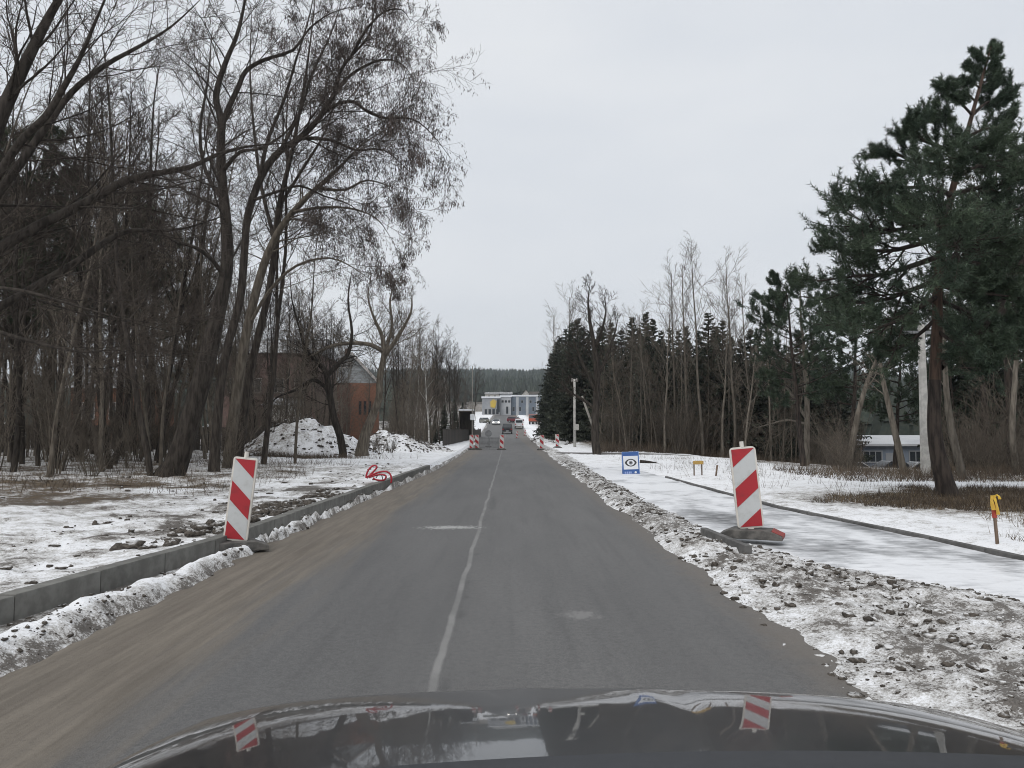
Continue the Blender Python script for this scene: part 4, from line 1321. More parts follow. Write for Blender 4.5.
PN = [pine_proto(300, 11, .17), pine_proto(301, 12, .19, .5, 2.4)]
PNG = [pine_proto(303, 9, .15, .35, 2.3, 36, (MAT['bark_pine'], MAT['bark_pine'], MAT['needle']))]
PP = ('trunk', 'limbs', 'needles')
for (px, D, s) in [(20, 27, 1.0), (75, 31, .95), (120, 34, 1.0), (-40, 24, 1.0), (150, 40, 1.0), (50, 38, 1.1), (190, 44, .8), (-10, 40, 1.1)]:
    place_tree('pine_tree', rg.choice(PN), px_xy(px, D), D, rg.uniform(0, 6.28), s, 'dark pine hidden among the bare thicket on the left', 'pines in the left thicket', parts=PP)
for (px, D, s) in [(1066, 17.5, .72), (1010, 30, 1.05), (985, 36, 1.05), (1040, 40, 1.1), (1075, 28, 1.1), (960, 44, .95), (1110, 24, 1)]:
    place_tree('pine_tree', rg.choice(PN + PNG), px_xy(px, D), D, rg.uniform(0, 6.28), s, 'dark pine standing behind the big leaning pine', 'pines behind the big pine', parts=PP)
for (px, D, s, r_) in [(803, 31, .86, 1.0), (850, 37, .95, 2.2), (893, 40, .9, 4)]:
    place_tree('pine_tree', PNG[0], px_xy(px, D), D, r_, s, 'mid sized green pine between the big pine and the spruce wood', 'pines at the wood edge', parts=PP)


def spruce_proto(seed, h, wmax, m, bark):
    rg = random.Random(seed); nr = np.random.default_rng(seed)
    tr = ([(0, 0, -.3), (0, 0, h * .5), (0, 0, h)], [h * .013, h * .008, .008])
    br = []
    z = h * .06
    while z < h - .1:
        q = z / h
        ln = wmax * (1 - q) ** .85 * (1 - .5 * math.exp(-q * 9)) + .08
        nb = 7 if q < .8 else 5
        a0 = rg.uniform(0, 6.28)
        for k in range(nb):
            a = a0 + k * 6.283 / nb + rg.uniform(-.3, .3)
            l = ln * rg.uniform(.62, 1.18)
            dz = .28 - .62 * (1 - q) + rg.uniform(-.1, .1)
            br.append(walk((0, 0, z + rg.uniform(-.2, .2)), (math.cos(a), math.sin(a), dz + rg.uniform(-.15, .15)), l, .018, .005, 5, .09, .06, rg))
        z += h * .021 * rg.uniform(.8, 1.2)
    P = []; D = []; LN = []; TN = []
    for p, r in br:
        L_ = (Vector(p[-1]) - Vector(p[0])).length
        m_ = max(8, int(L_ / .036))
        tone = rg.random()
        for k in range(m_):
            t = .1 + .9 * (k + rg.random()) / m_
            q_, d_, _, _ = poly_at(p, t)
            for sd in (-1, 1):
                side = Vector((-d_.y, d_.x, 0)).normalized() * sd
                v = d_ * .75 + side * rg.uniform(.5, 1.0) + Vector((0, 0, rg.uniform(-.75, .1)))
                P.append(tuple(q_)); D.append(tuple(v)); LN.append(min(.5, (.16 + .30 * L_ * .3) * (1.15 - .75 * t)) * rg.uniform(.6, 1.2)); TN.append(tone)
            if k % 2 == 0:
                v = Vector((rg.uniform(-.5, .5), rg.uniform(-.5, .5), -1))
                P.append(tuple(q_)); D.append(tuple(v)); LN.append(min(.45, .14 + .10 * L_) * rg.uniform(.5, 1.2)); TN.append(tone * .8)
    P = np.array(P); D = unit(np.array(D)); LN = np.array(LN)
    nd = diamonds('needles', P, D, LN, LN * .17 + .022, m, nr, np.clip(np.array(TN) * .7 + nr.uniform(0, .3, len(P)), 0, 1))
    return (join_mesh('trunk', [([tr], 7)], bark), join_mesh('branches', [(br, 3)], bark), nd)


SP = [spruce_proto(400, 12, 2.0, MAT['spruce'], MAT['bark_dark']), spruce_proto(401, 11, 1.7, MAT['spruce'], MAT['bark_dark']), spruce_proto(402, 13, 2.2, MAT['spruce'], MAT['bark_dark'])]
SPP = ('trunk', 'branches', 'needles')
# spruce wood on the right: (px of trunk, depth, top pixel row)
LINE = [(548, 118, 372), (552, 106, 352), (556, 112, 340), (560, 96, 336), (566, 88, 328), (572, 84, 322), (578, 92, 318), (584, 80, 326), (590, 86, 330), (603, 74, 325), (612, 78, 322),
        (622, 70, 330), (633, 66, 316), (640, 70, 328), (647, 62, 312), (654, 60, 318), (662, 66, 330), (671, 60, 327), (680, 66, 330), (690, 60, 338), (700, 64, 330), (710, 56, 312), (717, 62, 326), (724, 57, 320),
        (733, 64, 335), (742, 58, 338), (752, 66, 328), (760, 56, 335), (770, 62, 325), (780, 58, 338), (790, 66, 345), (802, 60, 330), (815, 64, 338), (828, 60, 345), (842, 66, 350)]
for (px, D, top) in LINE:
    x = px_xy(px, D); g = gz(x, D)
    ht = at(px, top, D).z - g
    k = rg.randrange(3); h0 = (12, 11, 13)[k]
    s = ht / h0
    w = s * rg.uniform(1.3, 1.75) * (1.2 if s < .7 else 1)
    place_tree('spruce_tree', SP[k], x, D, rg.uniform(0, 6.28), (w, w, s), *(('dark spruce at the road end of the wood behind the utility pole', 'spruces near the utility pole') if px < 600 else ('dark spruce in the wood between the black bare tree and the pale tall trees', 'spruces behind the sandwich board') if px < 675 else ('dark spruce in the wood behind the tall pale bare trees', 'spruces behind the pale trees') if px < 760 else ('dark spruce at the pine end of the wood', 'spruces near the pines')), parts=SPP)
for k in range(46):
    D = rg.uniform(66, 104); px = rg.uniform(556, 846)
    x = px_xy(px, D); s = rg.uniform(.75, 1.0)
    place_tree('spruce_tree', rg.choice(SP), x, D, rg.uniform(0, 6.28), (s * 1.2, s * 1.2, s), 'dark spruce deep in the wood behind the front row', 'spruces deep in the right wood', parts=SPP)
# bare pale trees in front of the spruces: base px, depth, top px row, lean
for (px, D, top, ln_) in [(690, 52, 268, -.02), (702, 50, 256, -.03), (676, 56, 280, .0), (735, 52, 272, .03), (722, 50, 300, -.05), (664, 50, 300, 0), (650, 58, 318, .03), (620, 54, 318, .0), (628, 60, 322, 0), (744, 46, 318, -.16), (752, 56, 290, .02), (770, 50, 310, -.04), (640, 52, 330, .02), (682, 53, 335, .02), (728, 54, 315, .02), (782, 52, 330, -.03), (566, 92, 300, 0), (574, 88, 312, 0), (560, 100, 318, 0)]:
    x = px_xy(px, D); ht = at(px, top, D).z - gz(x, D)
    place_tree('bare_tree', rg.choice(TP), x, D, rg.uniform(0, 6.28), ht / 12.6, 'pale slender bare tree in front of the dark spruces', 'pale trees before the spruces', lean=(0, ln_))
for k in range(44):
    px = rg.uniform(606, 850); D = rg.uniform(49.5, 56) if px > 660 else rg.uniform(52, 58)
    place_tree('bare_shrub', rg.choice(SH), px_xy(px, D), D, rg.uniform(0, 6.28), rg.uniform(.8, 1.5), 'brown leafless shrub at the edge of the spruce wood', 'shrubs at the wood edge', 'shrub', ('stems', 'twigs'))
for k in range(24):
    px = rg.uniform(945, 1120); D = rg.uniform(42, 66); s = rg.uniform(.6, .9)
    place_tree('spruce_tree', rg.choice(SP), px_xy(px, D), D, rg.uniform(0, 6.28), (s * 1.25, s * 1.25, s), 'dark spruce behind the pines on the right', 'spruces behind the right pines', parts=SPP)
for k in range(26):
    px = rg.uniform(945, 1090); D = rg.uniform(26, 40)
    place_tree('bare_shrub', rg.choice(SH), px_xy(px, D), D, rg.uniform(0, 6.28), rg.uniform(.7, 1.3), 'tall brown shrub in the brush right of the big pine', 'brush right of the big pine', 'shrub', ('stems', 'twigs'))
for k in range(14):
    px = rg.choice([rg.uniform(825, 860), rg.uniform(930, 1050)]); D = rg.uniform(22, 30)
    place_tree('bare_shrub', rg.choice(SH), px_xy(px, D), D, rg.uniform(0, 6.28), rg.uniform(.4, .75), 'low brown shrub behind the big pine', 'low shrubs behind the big pine', 'shrub', ('stems', 'twigs'))
# pale leaning trunks seen under the pine
for (pl_, D, lab, sd) in [
    ([(848, 468, 4.2), (853, 440, 3.8), (859, 410, 3.3), (868, 380, 2.8), (880, 350, 2), (890, 310, 1.2)], 27, 'pale trunk leaning right between the pine and the spruces', 51),
    ([(905, 478, 4.6), (899, 450, 4.1), (891, 415, 3.6), (884, 385, 3.1), (878, 350, 2.5), (870, 310, 1.5)], 25, 'pale trunk leaning left beside the concrete pole', 52),
    ([(964, 482, 5.2), (956, 450, 4.6), (950, 420, 4.2), (946, 385, 3.8), (944, 340, 3), (940, 290, 1.8)], 22, 'pale slanted trunk just behind the big pine trunk', 53),
    ([(1016, 470, 4), (1012, 430, 3.6), (1015, 380, 3.2), (1018, 330, 2.6), (1020, 270, 1.6)], 24, 'straight grey trunk at the far side of the big pine', 54)]:
    hero_tree('bare_tree', lab, [(pl_, D, 0)], BP, sd, l1=1.6, n1=1.6, n2=5, n3=4, n4=0, t0=.55, tw=.006)
hero_tree('bare_tree', 'straight pinkish trunk with bent side branches before the spruce wood', [
    ([(806, 473, 4.2), (807, 440, 3.6), (807, 400, 3.3), (805, 360, 2.8), (801, 320, 2.2), (800, 280, 1.2)], 33, 0),
    ([(806, 418, 2), (796, 402, 1.8), (784, 384, 1.5), (768, 370, 1.1), (758, 366, .7)], 33, -.6),
    ([(806, 424, 1.4), (788, 420, 1.1), (770, 424, .8), (756, 428, .5)], 33, .6)], BP, 55, l1=1.6, n1=1.4, n2=5, n3=4, n4=0, t0=.4, tw=.006)

# small dark conifers behind the left fence
for (px, D, top) in [(444, 72, 415), (452, 80, 404), (460, 104, 398), (468, 112, 402), (476, 118, 408), (438, 66, 418), (405, 75, 392), (420, 80, 400)]:
    x = px_xy(px, D) - .8; ht = at(px, top, D).z - gz(x, D); s = max(.25, ht / 11)
    place_tree('spruce_tree', SP[1], x, D, rg.uniform(0, 6.28), (s * 1.5, s * 1.5, s), 'bushy little conifer behind the left roadside fence', 'conifers behind the left fence', parts=SPP)

for k in range(18):
    px = 602 + k * 11.5 + rg.uniform(-5, 5); D = rg.uniform(50, 57)
    place_tree('bare_tree', rg.choice(TH), px_xy(px, D), D, rg.uniform(0, 6.28), rg.uniform(.5, .75), 'thin brown bare tree with dense twigs along the front of the spruce wood', 'thin brown trees before the spruces', lean=(rg.uniform(-.08, .08), rg.uniform(-.1, .1)))

# ------------------------------------------------------------------ dead grass, weeds
def grass(name, label, n, fxy, hmin, hmax, w, m, seed, cat='grass'):
    nr = np.random.default_rng(seed)
    x, y = fxy(nr, n)
    z = H(x, y) - .01
    P = np.stack([x, y, z], -1)
    D = unit(np.stack([nr.normal(0, .45, len(x)), nr.normal(0, .45, len(x)), np.ones(len(x))], -1))
    o = link(name, blades(name, P, D, nr.uniform(hmin, hmax, len(x)), np.full(len(x), w), m, nr))
    return tag(o, label, cat, kind='stuff')


def heather_xy(nr, n):
    x = nr.uniform(5.9, 14.5, n * 4); y = nr.uniform(12.0, 19.5, n * 4)
    d = dirt_f(x, y)
    k = (d + .5 * (fbm(x * 1.6, y * 1.6, 171, 3) - .5)) > .50
    return x[k][:n], y[k][:n]


grass('heather', 'dark brown heather patch around the foot of the big pine', 16000, heather_xy, .05, .20, .006, MAT['heather'], 61, 'heather')
def straw_xy(nr, n):
    x = nr.uniform(6.3, 16, n * 4); y = nr.uniform(9.3, 13.4, n * 4)
    k = fbm(x * .9, y * .9, 181, 3) > .56
    return x[k][:n], y[k][:n]
grass('moor_grass', 'olive brown dry grass mixed into the heather around the pine foot', 6000, heather_xy, .04, .16, .004, MAT['straw'], 68)
grass('straw_grass', 'straw coloured dry grass tufts poking through snow near the marked stake', 3000, straw_xy, .05, .22, .004, MAT['straw'], 62)
def weeds_xy(nr, n):
    x = nr.uniform(5.0, 12, n * 4); y = nr.uniform(16, 40, n * 4)
    k = (fbm(x * .8, y * .8, 191, 3) > .56) & (x > xe(y) + .3)
    return x[k][:n], y[k][:n]
grass('dry_weeds', 'sparse dry weed stalks standing in the snow right of the pavement', 1400, weeds_xy, .15, .45, .004, MAT['heather'], 63, 'weeds')
def edge_xy(nr, n):
    x = nr.uniform(6, 34, n); y = nr.uniform(49.5, 54, n)
    return x, y
grass('brush', 'brown dead undergrowth along the front of the spruce wood', 9000, edge_xy, .3, 1.1, .012, MAT['heather'], 64, 'undergrowth')
def edge2_xy(nr, n):
    x = nr.uniform(9, 24, n); y = nr.uniform(20.5, 27, n)
    k = x > 8.5 + (y - 20) * .1
    return x[k], y[k]
grass('brush', 'reddish brown dead undergrowth behind the leaning pine', 9000, edge2_xy, .12, .5, .007, MAT['heather'], 65, 'undergrowth')
def litter_xy(nr, n):
    x = nr.uniform(-28, -5.5, n * 3); y = nr.uniform(15, 30, n * 3)
    k = fbm(x * .5, y * .5, 201, 3) > .45
    return x[k][:n], y[k][:n]
grass('dead_stalks', 'thin dead stalks covering the floor of the left thicket', 6000, litter_xy, .1, .55, .005, MAT['heather'], 66, 'undergrowth')
def moundgrass_xy(nr, n):
    x = nr.normal(-9.6, 1.7, n); y = nr.normal(34.6, .5, n)
    return x, y
grass('dry_grass', 'brown dry grass in front of the snowy spoil heap', 2500, moundgrass_xy, .1, .4, .008, MAT['heather'], 67)

# fallen sticks
def stick(pl_, D, label, m=MAT['bark_dark']):
    p, r = px_line(pl_, D, 0)
    b = Vector(p[0])
    root = empty('fallen_branch', b); tag(root, label, 'branch')
    link('stem', join_mesh('stem', [(rel([(p, r)], b), 6)], m), root)
    k = random.Random(4)
    tw = sprout([(p, r)], k, 5, .3, 1, .3, .6, (25, 50), 3, .1, .02, .008)
    link('twigs', join_mesh('twigs', [(rel(tw, b), 3)], m), root)
stick([(640, 462, 2.2), (655, 464, 2), (672, 470, 1.8), (690, 474, 1.2)], 33, 'dark fallen branch lying behind the blue sign')
stick([(415, 446, 2), (424, 448, 1.6), (436, 452, 1.2), (444, 457, .8)], 46, 'dark fallen branch on the snow beyond the red hose')
stick([(60, 492, 1.6), (100, 486, 1.4), (150, 488, 1.1), (200, 494, .7)], 17.5, 'long thin branch lying at the edge of the left thicket')


# ------------------------------------------------------------------ traffic beacons
def clip(poly, a, b, c):
    """keep a*x+b*y<=c"""
    out = []
    for i in range(len(poly)):
        p, q = poly[i], poly[(i + 1) % len(poly)]
        dp, dq = a * p[0] + b * p[1] - c, a * q[0] + b * q[1] - c
        if dp <= 0: out.append(p)
        if dp * dq < 0:
            t = dp / (dp - dq); out.append((p[0] + (q[0] - p[0]) * t, p[1] + (q[1] - p[1]) * t))
    return out


def rrect(w, h, r, n=4):
    pts = []
    for cx, cz, a0 in ((w / 2 - r, h - r, 0), (-w / 2 + r, h - r, 90), (-w / 2 + r, r, 180), (w / 2 - r, r, 270)):
        for k in range(n + 1):
            a = R(a0 + 90 * k / n)
            pts.append((cx + r * math.cos(a), cz + r * math.sin(a)))
    return pts


def beacon(loc, rz, lean, label, mirror, w=.31, h=1.0, group=None, foot_rz=0, z0=.11, detail=True, red_end=False, yaw_lean=(0, 0)):
    root = empty('traffic_beacon', loc, rz); tag(root, label, 'beacon', group)
    rot = (yaw_lean[0], lean, 0)
    case = MB().prism([(x, z + z0) for x, z in rrect(w, h, .05 if red_end else .03)], -.022, .022)
    case.build('case', MAT['white_plastic'], root, rot=rot, bevel=.006 if detail else 0)
    bw, bh = w - .045, h - .045
    rect = [(-bw / 2, z0 + .0225), (bw / 2, z0 + .0225), (bw / 2, z0 + .0225 + bh), (-bw / 2, z0 + .0225 + bh)]
    MB().prism(rect, -.026, -.0225).build('white_sheet', MAT['white_sheet'], root, rot=rot)
    sl_ = .22 * (h / bw) * (1 if not mirror else -1)     # drop per metre across
    top = z0 + .0225 + bh
    # v = (top - z) - sl*(x + side)  -> bands in v
    def band(v0, v1):
        # v = top - z - s*(x+bw/2) for normal, mirrored uses (bw/2 - x)
        s = .22 * h / bw
        p = list(rect)
        if not mirror: A, B_, K = -s, -1, top - s * bw / 2
        else: A, B_, K = s, -1, top - s * bw / 2
        # v = A*x + B*z + K
        p = clip(p, A, B_, v1 - K)
        p = clip(p, -A, -B_, -(v0 - K))
        return p
    for v0, v1 in ((-9, .0), (.265 * h, .495 * h), (.745 * h, 9)):
        p = band(v0, v1)
        if len(p) >= 3: MB().prism(p, -.0295, -.0265).build('red_stripe', MAT['red_sheet'], root, rot=rot)
    if detail:
        hb = MB().tube([(0, 0, z0 + h - .01), (0, 0, z0 + h + .07)], .026, 10)
        hb.build('handle', MAT['white_plastic'], root, rot=rot, smooth=False)
        MB().box(-.035, .035, -.02, .02, .03, z0 + .01).build('post', MAT['white_plastic'], root, rot=rot)
    ft = empty('x'); bpy.data.objects.remove(ft)
    L_, Wd_ = (.38, .2) if detail else (.34, .2)
    f = MB()
    prof = [(-L_, 0), (L_, 0), (L_, .05), (L_ * .62, .11), (-L_ * .62, .11), (-L_, .05)]
    f.prism(prof, -Wd_, Wd_)
    foot = f.build('rubber_foot', MAT['rubber'], root, rot=(0, 0, foot_rz), bevel=.012 if detail else 0)
    if red_end:
        e = MB().prism([(L_ * .66, .104), (L_ * .985, .056), (L_ * .99, .02), (L_ + .004, .02), (L_ + .004, .053), (L_ * .66, .114)], -Wd_ * .85, Wd_ * .85)
        e.build('red_end', MAT['rubber_red'], foot)
    return root


lp = at(234, 548, 9.35); lp.z = gz(lp.x, lp.y) - .0
beacon((lp.x, lp.y, 0.015), R(6), R(6.3), 'red and white striped beacon leaning right against the raised left kerb', False, w=.285, h=1.0, foot_rz=R(20))
rp = at(752, 541, 9.75)
beacon((rp.x, rp.y, max(.10, gz(rp.x, rp.y) + .01)), R(-8), R(-5.2), 'red and white striped beacon on a rubber foot on the icy pavement', True, w=.325, h=1.02, foot_rz=R(-16), z0=.12, red_end=True)
for (px, D, lab, mir, ln_) in [(471.3, 57, 'striped beacon at the outer end of the wire barrier, nearest the left snow', False, .02), (477.0, 57.3, 'striped beacon joined to the wire barrier at its snowbank end', False, -.02), (501.5, 56.5, 'striped beacon at the roadway end of the wire barrier', False, .03),
                               (541.5, 56, 'striped beacon standing at the corner of the side road', False, .03), (557.5, 62, 'striped beacon beyond the side road corner', False, -.03)]:
    p = at(px, 447, D); beacon((p.x, D, max(0.0, gz(p.x, D))), 0, ln_, lab, mir, w=.3, h=.98, detail=False)
# tiny ones far ahead
for (px, D) in [(517, 118), (525, 132)]:
    p = at(px, 430, D); beacon((p.x, D, gz(p.x, D)), 0, 0, 'distant striped beacon on the right road edge ahead of the dark car', False, w=.3, h=1, detail=False, group='distant right beacons')

# wire barrier between the left beacons
bx0, bx1 = px_xy(479.5, 57), px_xy(499.5, 56.6)
root = empty('wire_barrier', (bx0, 56.9, 0)); tag(root, 'grey wire mesh barrier closing the left half of the road', 'barrier')
W_ = bx1 - bx0
fr = MB()
for z in (.12, .88): fr.box(0, W_, -.02, .02, z - .02, z + .02)
for x in (0, W_ / 2, W_): fr.box(x - .02, x + .02, -.021, .021, .0, .9)
fr.build('frame', MAT['galv'], root)
ms = MB()
k = 0
x = .06
while x < W_: ms.box(x - .012, x + .012, -.008, .008, .12, .88); x += .06
z = .18
while z < .86: ms.box(0, W_, -.008, .008, z - .010, z + .010); z += .09
ms.build('mesh', MAT['galv'], root)
for x in (.1, W_ - .1):
    MB().box(x - .1, x + .1, -.3, .3, 0.0, .07).build('foot', MAT['rubber'], root)

# round sign seen from behind
p = at(488.4, 431, 66); root = empty('road_sign', (p.x, 66, 0)); tag(root, 'round grey sign seen from behind beyond the wire barrier', 'sign')
MB().tube([(0, -.015, 1.15), (0, .015, 1.15)], .29, 24).build('disc', MAT['galv'], root)
MB().tube([(0, .03, 0), (0, .03, 1.4)], .03, 8).build('post', MAT['galv'], root)
MB().box(-.25, .25, -.2, .25, 0, .08).build('foot', MAT['rubber'], root)

# ------------------------------------------------------------------ blue sandwich board
p = onz(631.5, 474, .03)
p.z = gz(p.x, p.y)
root = empty('sandwich_board', p, R(-4)); tag(root, 'blue sandwich board with a black eye emblem standing on snow', 'sign')
rot = (R(-10), R(-2), 0)
MB().prism(rrect(.55, .80, .02), -.015, .015).build('front_board', MAT['blue'], root, rot=rot, bevel=.004)
MB().prism(rrect(.55, .80, .02), -.015, .015).build('rear_board', MAT['blue'], root, loc=(0, .30, 0), rot=(R(10), R(-2), 0), bevel=.004)
fb = [c for c in root.children if c.name.startswith('front_board')][0]
fr = MB()
for a in [(-.275, .275, .785, .80), (-.275, .275, 0, .012)]: fr.box(a[0], a[1], -.019, -.0155, a[2], a[3])
for a in [(-.275, -.262), (.262, .275)]: fr.box(a[0], a[1], -.019, -.0155, .012, .785)
MAT['board_edge'] = mat('pale_blue_edge', (.22, .33, .58), (.18, .28, .52), 5, .5)
fr.build('edge_strip', MAT['board_edge'], fb)
MB().box(-.235, .235, -.019, -.0155, .225, .66).build('white_panel', MAT['board_white'], fb)
def lens(w, h, n=20, cz=.44):
    return [(w * math.cos(a), cz + h * math.copysign(abs(math.sin(a)) ** 1.35, math.sin(a))) for a in [2 * math.pi * k / n for k in range(n)]]
MB().prism(lens(.19, .125), -.022, -.0195).build('eye_outline', MAT['black'], fb)
MB().prism(lens(.125, .095), -.0245, -.0225).build('eye_white', MAT['board_white'], fb)
MB().prism([(.062 * math.cos(a), .44 + .062 * math.sin(a)) for a in [2 * math.pi * k / 20 for k in range(20)]], -.027, -.025).build('iris', MAT['grey_print'], fb)
MB().prism([(.03 * math.cos(a), .44 + .03 * math.sin(a)) for a in [2 * math.pi * k / 14 for k in range(14)]], -.0295, -.0275).build('pupil', MAT['black'], fb)
for x0 in (-.215, -.15, -.085, -.03):
    MB().box(x0, x0 + .04, -.018, -.0155, .09, .155).build('faint_lettering', MAT['paleblue_print'], fb)
MB().prism([(.14 + .038 * math.cos(a), .125 + .033 * math.sin(a)) for a in [2 * math.pi * k / 14 for k in range(14)]], -.018, -.0155).build('white_mark', MAT['board_white'], fb)
MB().box(-.05, .05, 0.0, .04, .775, .815).build('hinge', MAT['galv'], root, loc=(0, .13, 0))

# ------------------------------------------------------------------ survey trestle, stake, hose
p = onz(698.5, 477, .0); p.z = gz(p.x, p.y)
root = empty('survey_trestle', p, R(12)); tag(root, 'small yellow topped wooden survey trestle in the snow', 'trestle')
MB().box(-.17, .17, -.014, .014, .33, .44).build('board', MAT['yellow_wood'], root, bevel=.003)
for x in (-.13, .13): MB().box(x - .016, x + .016, .0145, .044, -.1, .40).build('leg', MAT['stake_wood'], root)
p = onz(716, 478, .0); p.z = gz(p.x, p.y)
o = MB().box(-.022, .022, -.022, .022, -.1, .33).build('wooden_peg', MAT['stake_wood'], None, loc=p, rot=(0, R(8), 0)); tag(o, 'short dark wooden peg in the snow beside the survey trestle', 'peg')

p = onz(997.5, 545, .06); p.z = gz(p.x, p.y) - .02
root = empty('marked_stake', p); tag(root, 'wooden stake with red paint and a yellow ribbon near the pavement edging', 'stake')
rot = (0, R(-4), R(10))
MB().add([(-.017, -.012, -.12), (.017, -.012, -.12), (.017, .012, -.12), (-.017, .012, -.12), (-.015, -.011, .40), (.015, -.011, .40), (.015, .011, .40), (-.015, .011, .40)], [(0, 1, 2, 3), (4, 5, 6, 7), (0, 1, 5, 4), (1, 2, 6, 5), (2, 3, 7, 6), (3, 0, 4, 7)]).build('shaft', MAT['stake_wood'], root, rot=rot)
MB().box(-.0215, .0215, -.0165, .0165, .33, .50).build('painted_top', MAT['red_paint'], root, rot=rot)
MB().box(-.015, .015, -.011, .011, .50, .60).build('tip', MAT['stake_wood'], root, rot=rot)
def strip(pts, w):
    v = []; f = []
    for k, (x, y, z) in enumerate(pts):
        a = .35 * math.sin(k * 1.3)
        v += [(x - w * math.cos(a), y - w * math.sin(a), z), (x + w * math.cos(a), y + w * math.sin(a), z)]
        v += [(x - w * math.cos(a), y - w * math.sin(a) + .004, z + .002), (x + w * math.cos(a), y + w * math.sin(a) + .004, z + .002)]
    for k in range(len(pts) - 1):
        b = 4 * k; n = b + 4
        f += [(b, b + 1, n + 1, n), (b + 2, n + 2, n + 3, b + 3), (b, n, n + 2, b + 2), (b + 1, b + 3, n + 3, n + 1)]
    return v, f
rb = MB()
for pts, w in [([(0, -.024, .56), (-.035, -.034, .60), (-.055, -.04, .55), (-.05, -.042, .48), (-.035, -.04, .43)], .024), ([(0, -.024, .575), (.03, -.03, .61), (.055, -.034, .59), (.07, -.03, .55)], .018), ([(0, -.026, .57), (.006, -.036, .52), (.012, -.04, .45), (.02, -.038, .37)], .022)]:
    rb.add(*strip(pts, w))
rb.tube([(0, 0, .555), (0, 0, .60)], .026, 8)
rb.build('ribbon', MAT['ribbon'], root, rot=rot)

hp = onz(380, 480, .22)
root = empty('hose_coil', (hp.x, hp.y, gz(hp.x, hp.y))); tag(root, 'loops of red hose lying on the snow behind the left kerb', 'hose')
def loop_pts(pl_, D):
    P, r = px_line([(x, y, 1) for x, y in pl_], D, 0)
    return [tuple(Vector(p) - root.location) for p in P]
D_ = hp.y
for pl_, d_ in [([(366, 478), (367, 473), (370, 468), (374, 465.5), (377, 467), (374, 471), (370, 475), (367, 478)], .3), ([(367, 477), (374, 474), (380, 472), (386, 471.5), (390, 474), (391.5, 479), (391, 483)], -.2), ([(369, 477.5), (375, 475.5), (381, 474.5), (386, 476), (384, 480), (377, 480), (373, 478)], 0)]:
    MB().tube(loop_pts(pl_, D_ + d_), .022, 8).build('hose_loop', MAT['hose'], root, smooth=True)
MB().tube(loop_pts([(376, 478), (379, 474), (382, 476), (383, 482)], D_), .012, 6).build('dark_cable', MAT['rubber'], root, smooth=True)

# ------------------------------------------------------------------ poles
p = at(574.8, 446, 65); z = gz(p.x, 65)
root = empty('utility_pole', (p.x, 65, z)); tag(root, 'pale utility pole with a slanted brace pole beside the side road', 'pole')
ht = at(574.8, 379, 65).z - z
MB().tube([(0, 0, -.3), (0, 0, ht)], [.13, .10], 10).build('mast', MAT['pole'], root, smooth=True)
q = at(602, 446, 65); q2 = at(582, 396, 65)
MB().tube([(q.x - p.x, .3, -.3), (q2.x - p.x, .1, q2.z - z)], [.12, .09], 8).build('brace', MAT['pole_wood'], root, smooth=True)
MB().box(-.1, .34, -.24, -.1, 1.45, 1.95).build('meter_box', MAT['pole'], root, bevel=.02)
for x in (-.2, .2): MB().tube([(x, 0, ht - .15), (x, 0, ht + .05)], .05, 8).build('insulator', MAT['trim'], root)
MB().box(-.3, .3, -.04, .04, ht - .22, ht - .14).build('crossarm', MAT['pole_wood'], root)

p = at(926, 480, 24); z = gz(p.x, 24)
root = empty('concrete_pole', (p.x, 24, z)); tag(root, 'square white concrete pole just left of the big pine trunk', 'pole')
MB().add([(-.12, -.1, -.3), (.12, -.1, -.3), (.12, .1, -.3), (-.12, .1, -.3), (-.075, -.07, 4.7), (.075, -.07, 4.7), (.075, .07, 4.7), (-.075, .07, 4.7)], [(0, 1, 2, 3), (4, 5, 6, 7), (0, 1, 5, 4), (1, 2, 6, 5), (2, 3, 7, 6), (3, 0, 4, 7)]).build('shaft', MAT['pole'], root, bevel=.012)
MB().box(-.55, .55, -.05, .05, 4.4, 4.5).build('crossarm', MAT['galv'], root)

p = at(472.3, 432, 90); z = gz(p.x, 90)
root = empty('sign_post', (p.x, 90, z)); tag(root, 'tall thin post with a blank grey sign plate by the left fence', 'sign')
MB().tube([(0, 0, -.2), (0, 0, at(472, 366, 90).z - z)], [.07, .05], 8).build('post', MAT['pole_wood'], root)
zz = at(472, 417, 90).z - z
MB().box(-.24, .24, -.1, -.07, zz - .35, zz + .35).build('plate', MAT['board_white'], root)

# ------------------------------------------------------------------ fences and shelter on the left
def board_fence(x0, y0, x1, y1, h, label, n, m):
    root = empty('board_fence', (x0, y0, 0)); tag(root, label, 'fence')
    L_ = math.hypot(x1 - x0, y1 - y0); a = math.atan2(y1 - y0, x1 - x0)
    me = stone_mesh('board', L_ / n * .9, h, .03, m, .0)
    rm = MB(); 
    for k in range(n):
        t = (k + .5) / n
        x, y = x0 + (x1 - x0) * t, y0 + (y1 - y0) * t
        o = link('board', me, root); o.location = (x - x0, y - y0, gz(x, y) + random.Random(k).uniform(-.02, .04)); o.rotation_euler = (0, 0, a)
    z0, z1 = gz(x0, y0), gz(x1, y1)
    n_ = (-math.sin(a) * .05, math.cos(a) * .05)
    for hh in (.3, h - .35):
        MB().tube([(n_[0], n_[1], z0 + hh), (x1 - x0 + n_[0], y1 - y0 + n_[1], z1 + hh)], .035, 4).build('rail', m, root)
    return root
board_fence(px_xy(443, 62), 62, px_xy(481, 128), 128, 1.35, 'dark board fence running along the left roadside', 90, MAT['wood_dark'])
board_fence(-30, 41.5, -13.4, 43, 1.3, 'low dark board fence behind the left thicket', 60, MAT['wood_dark'])

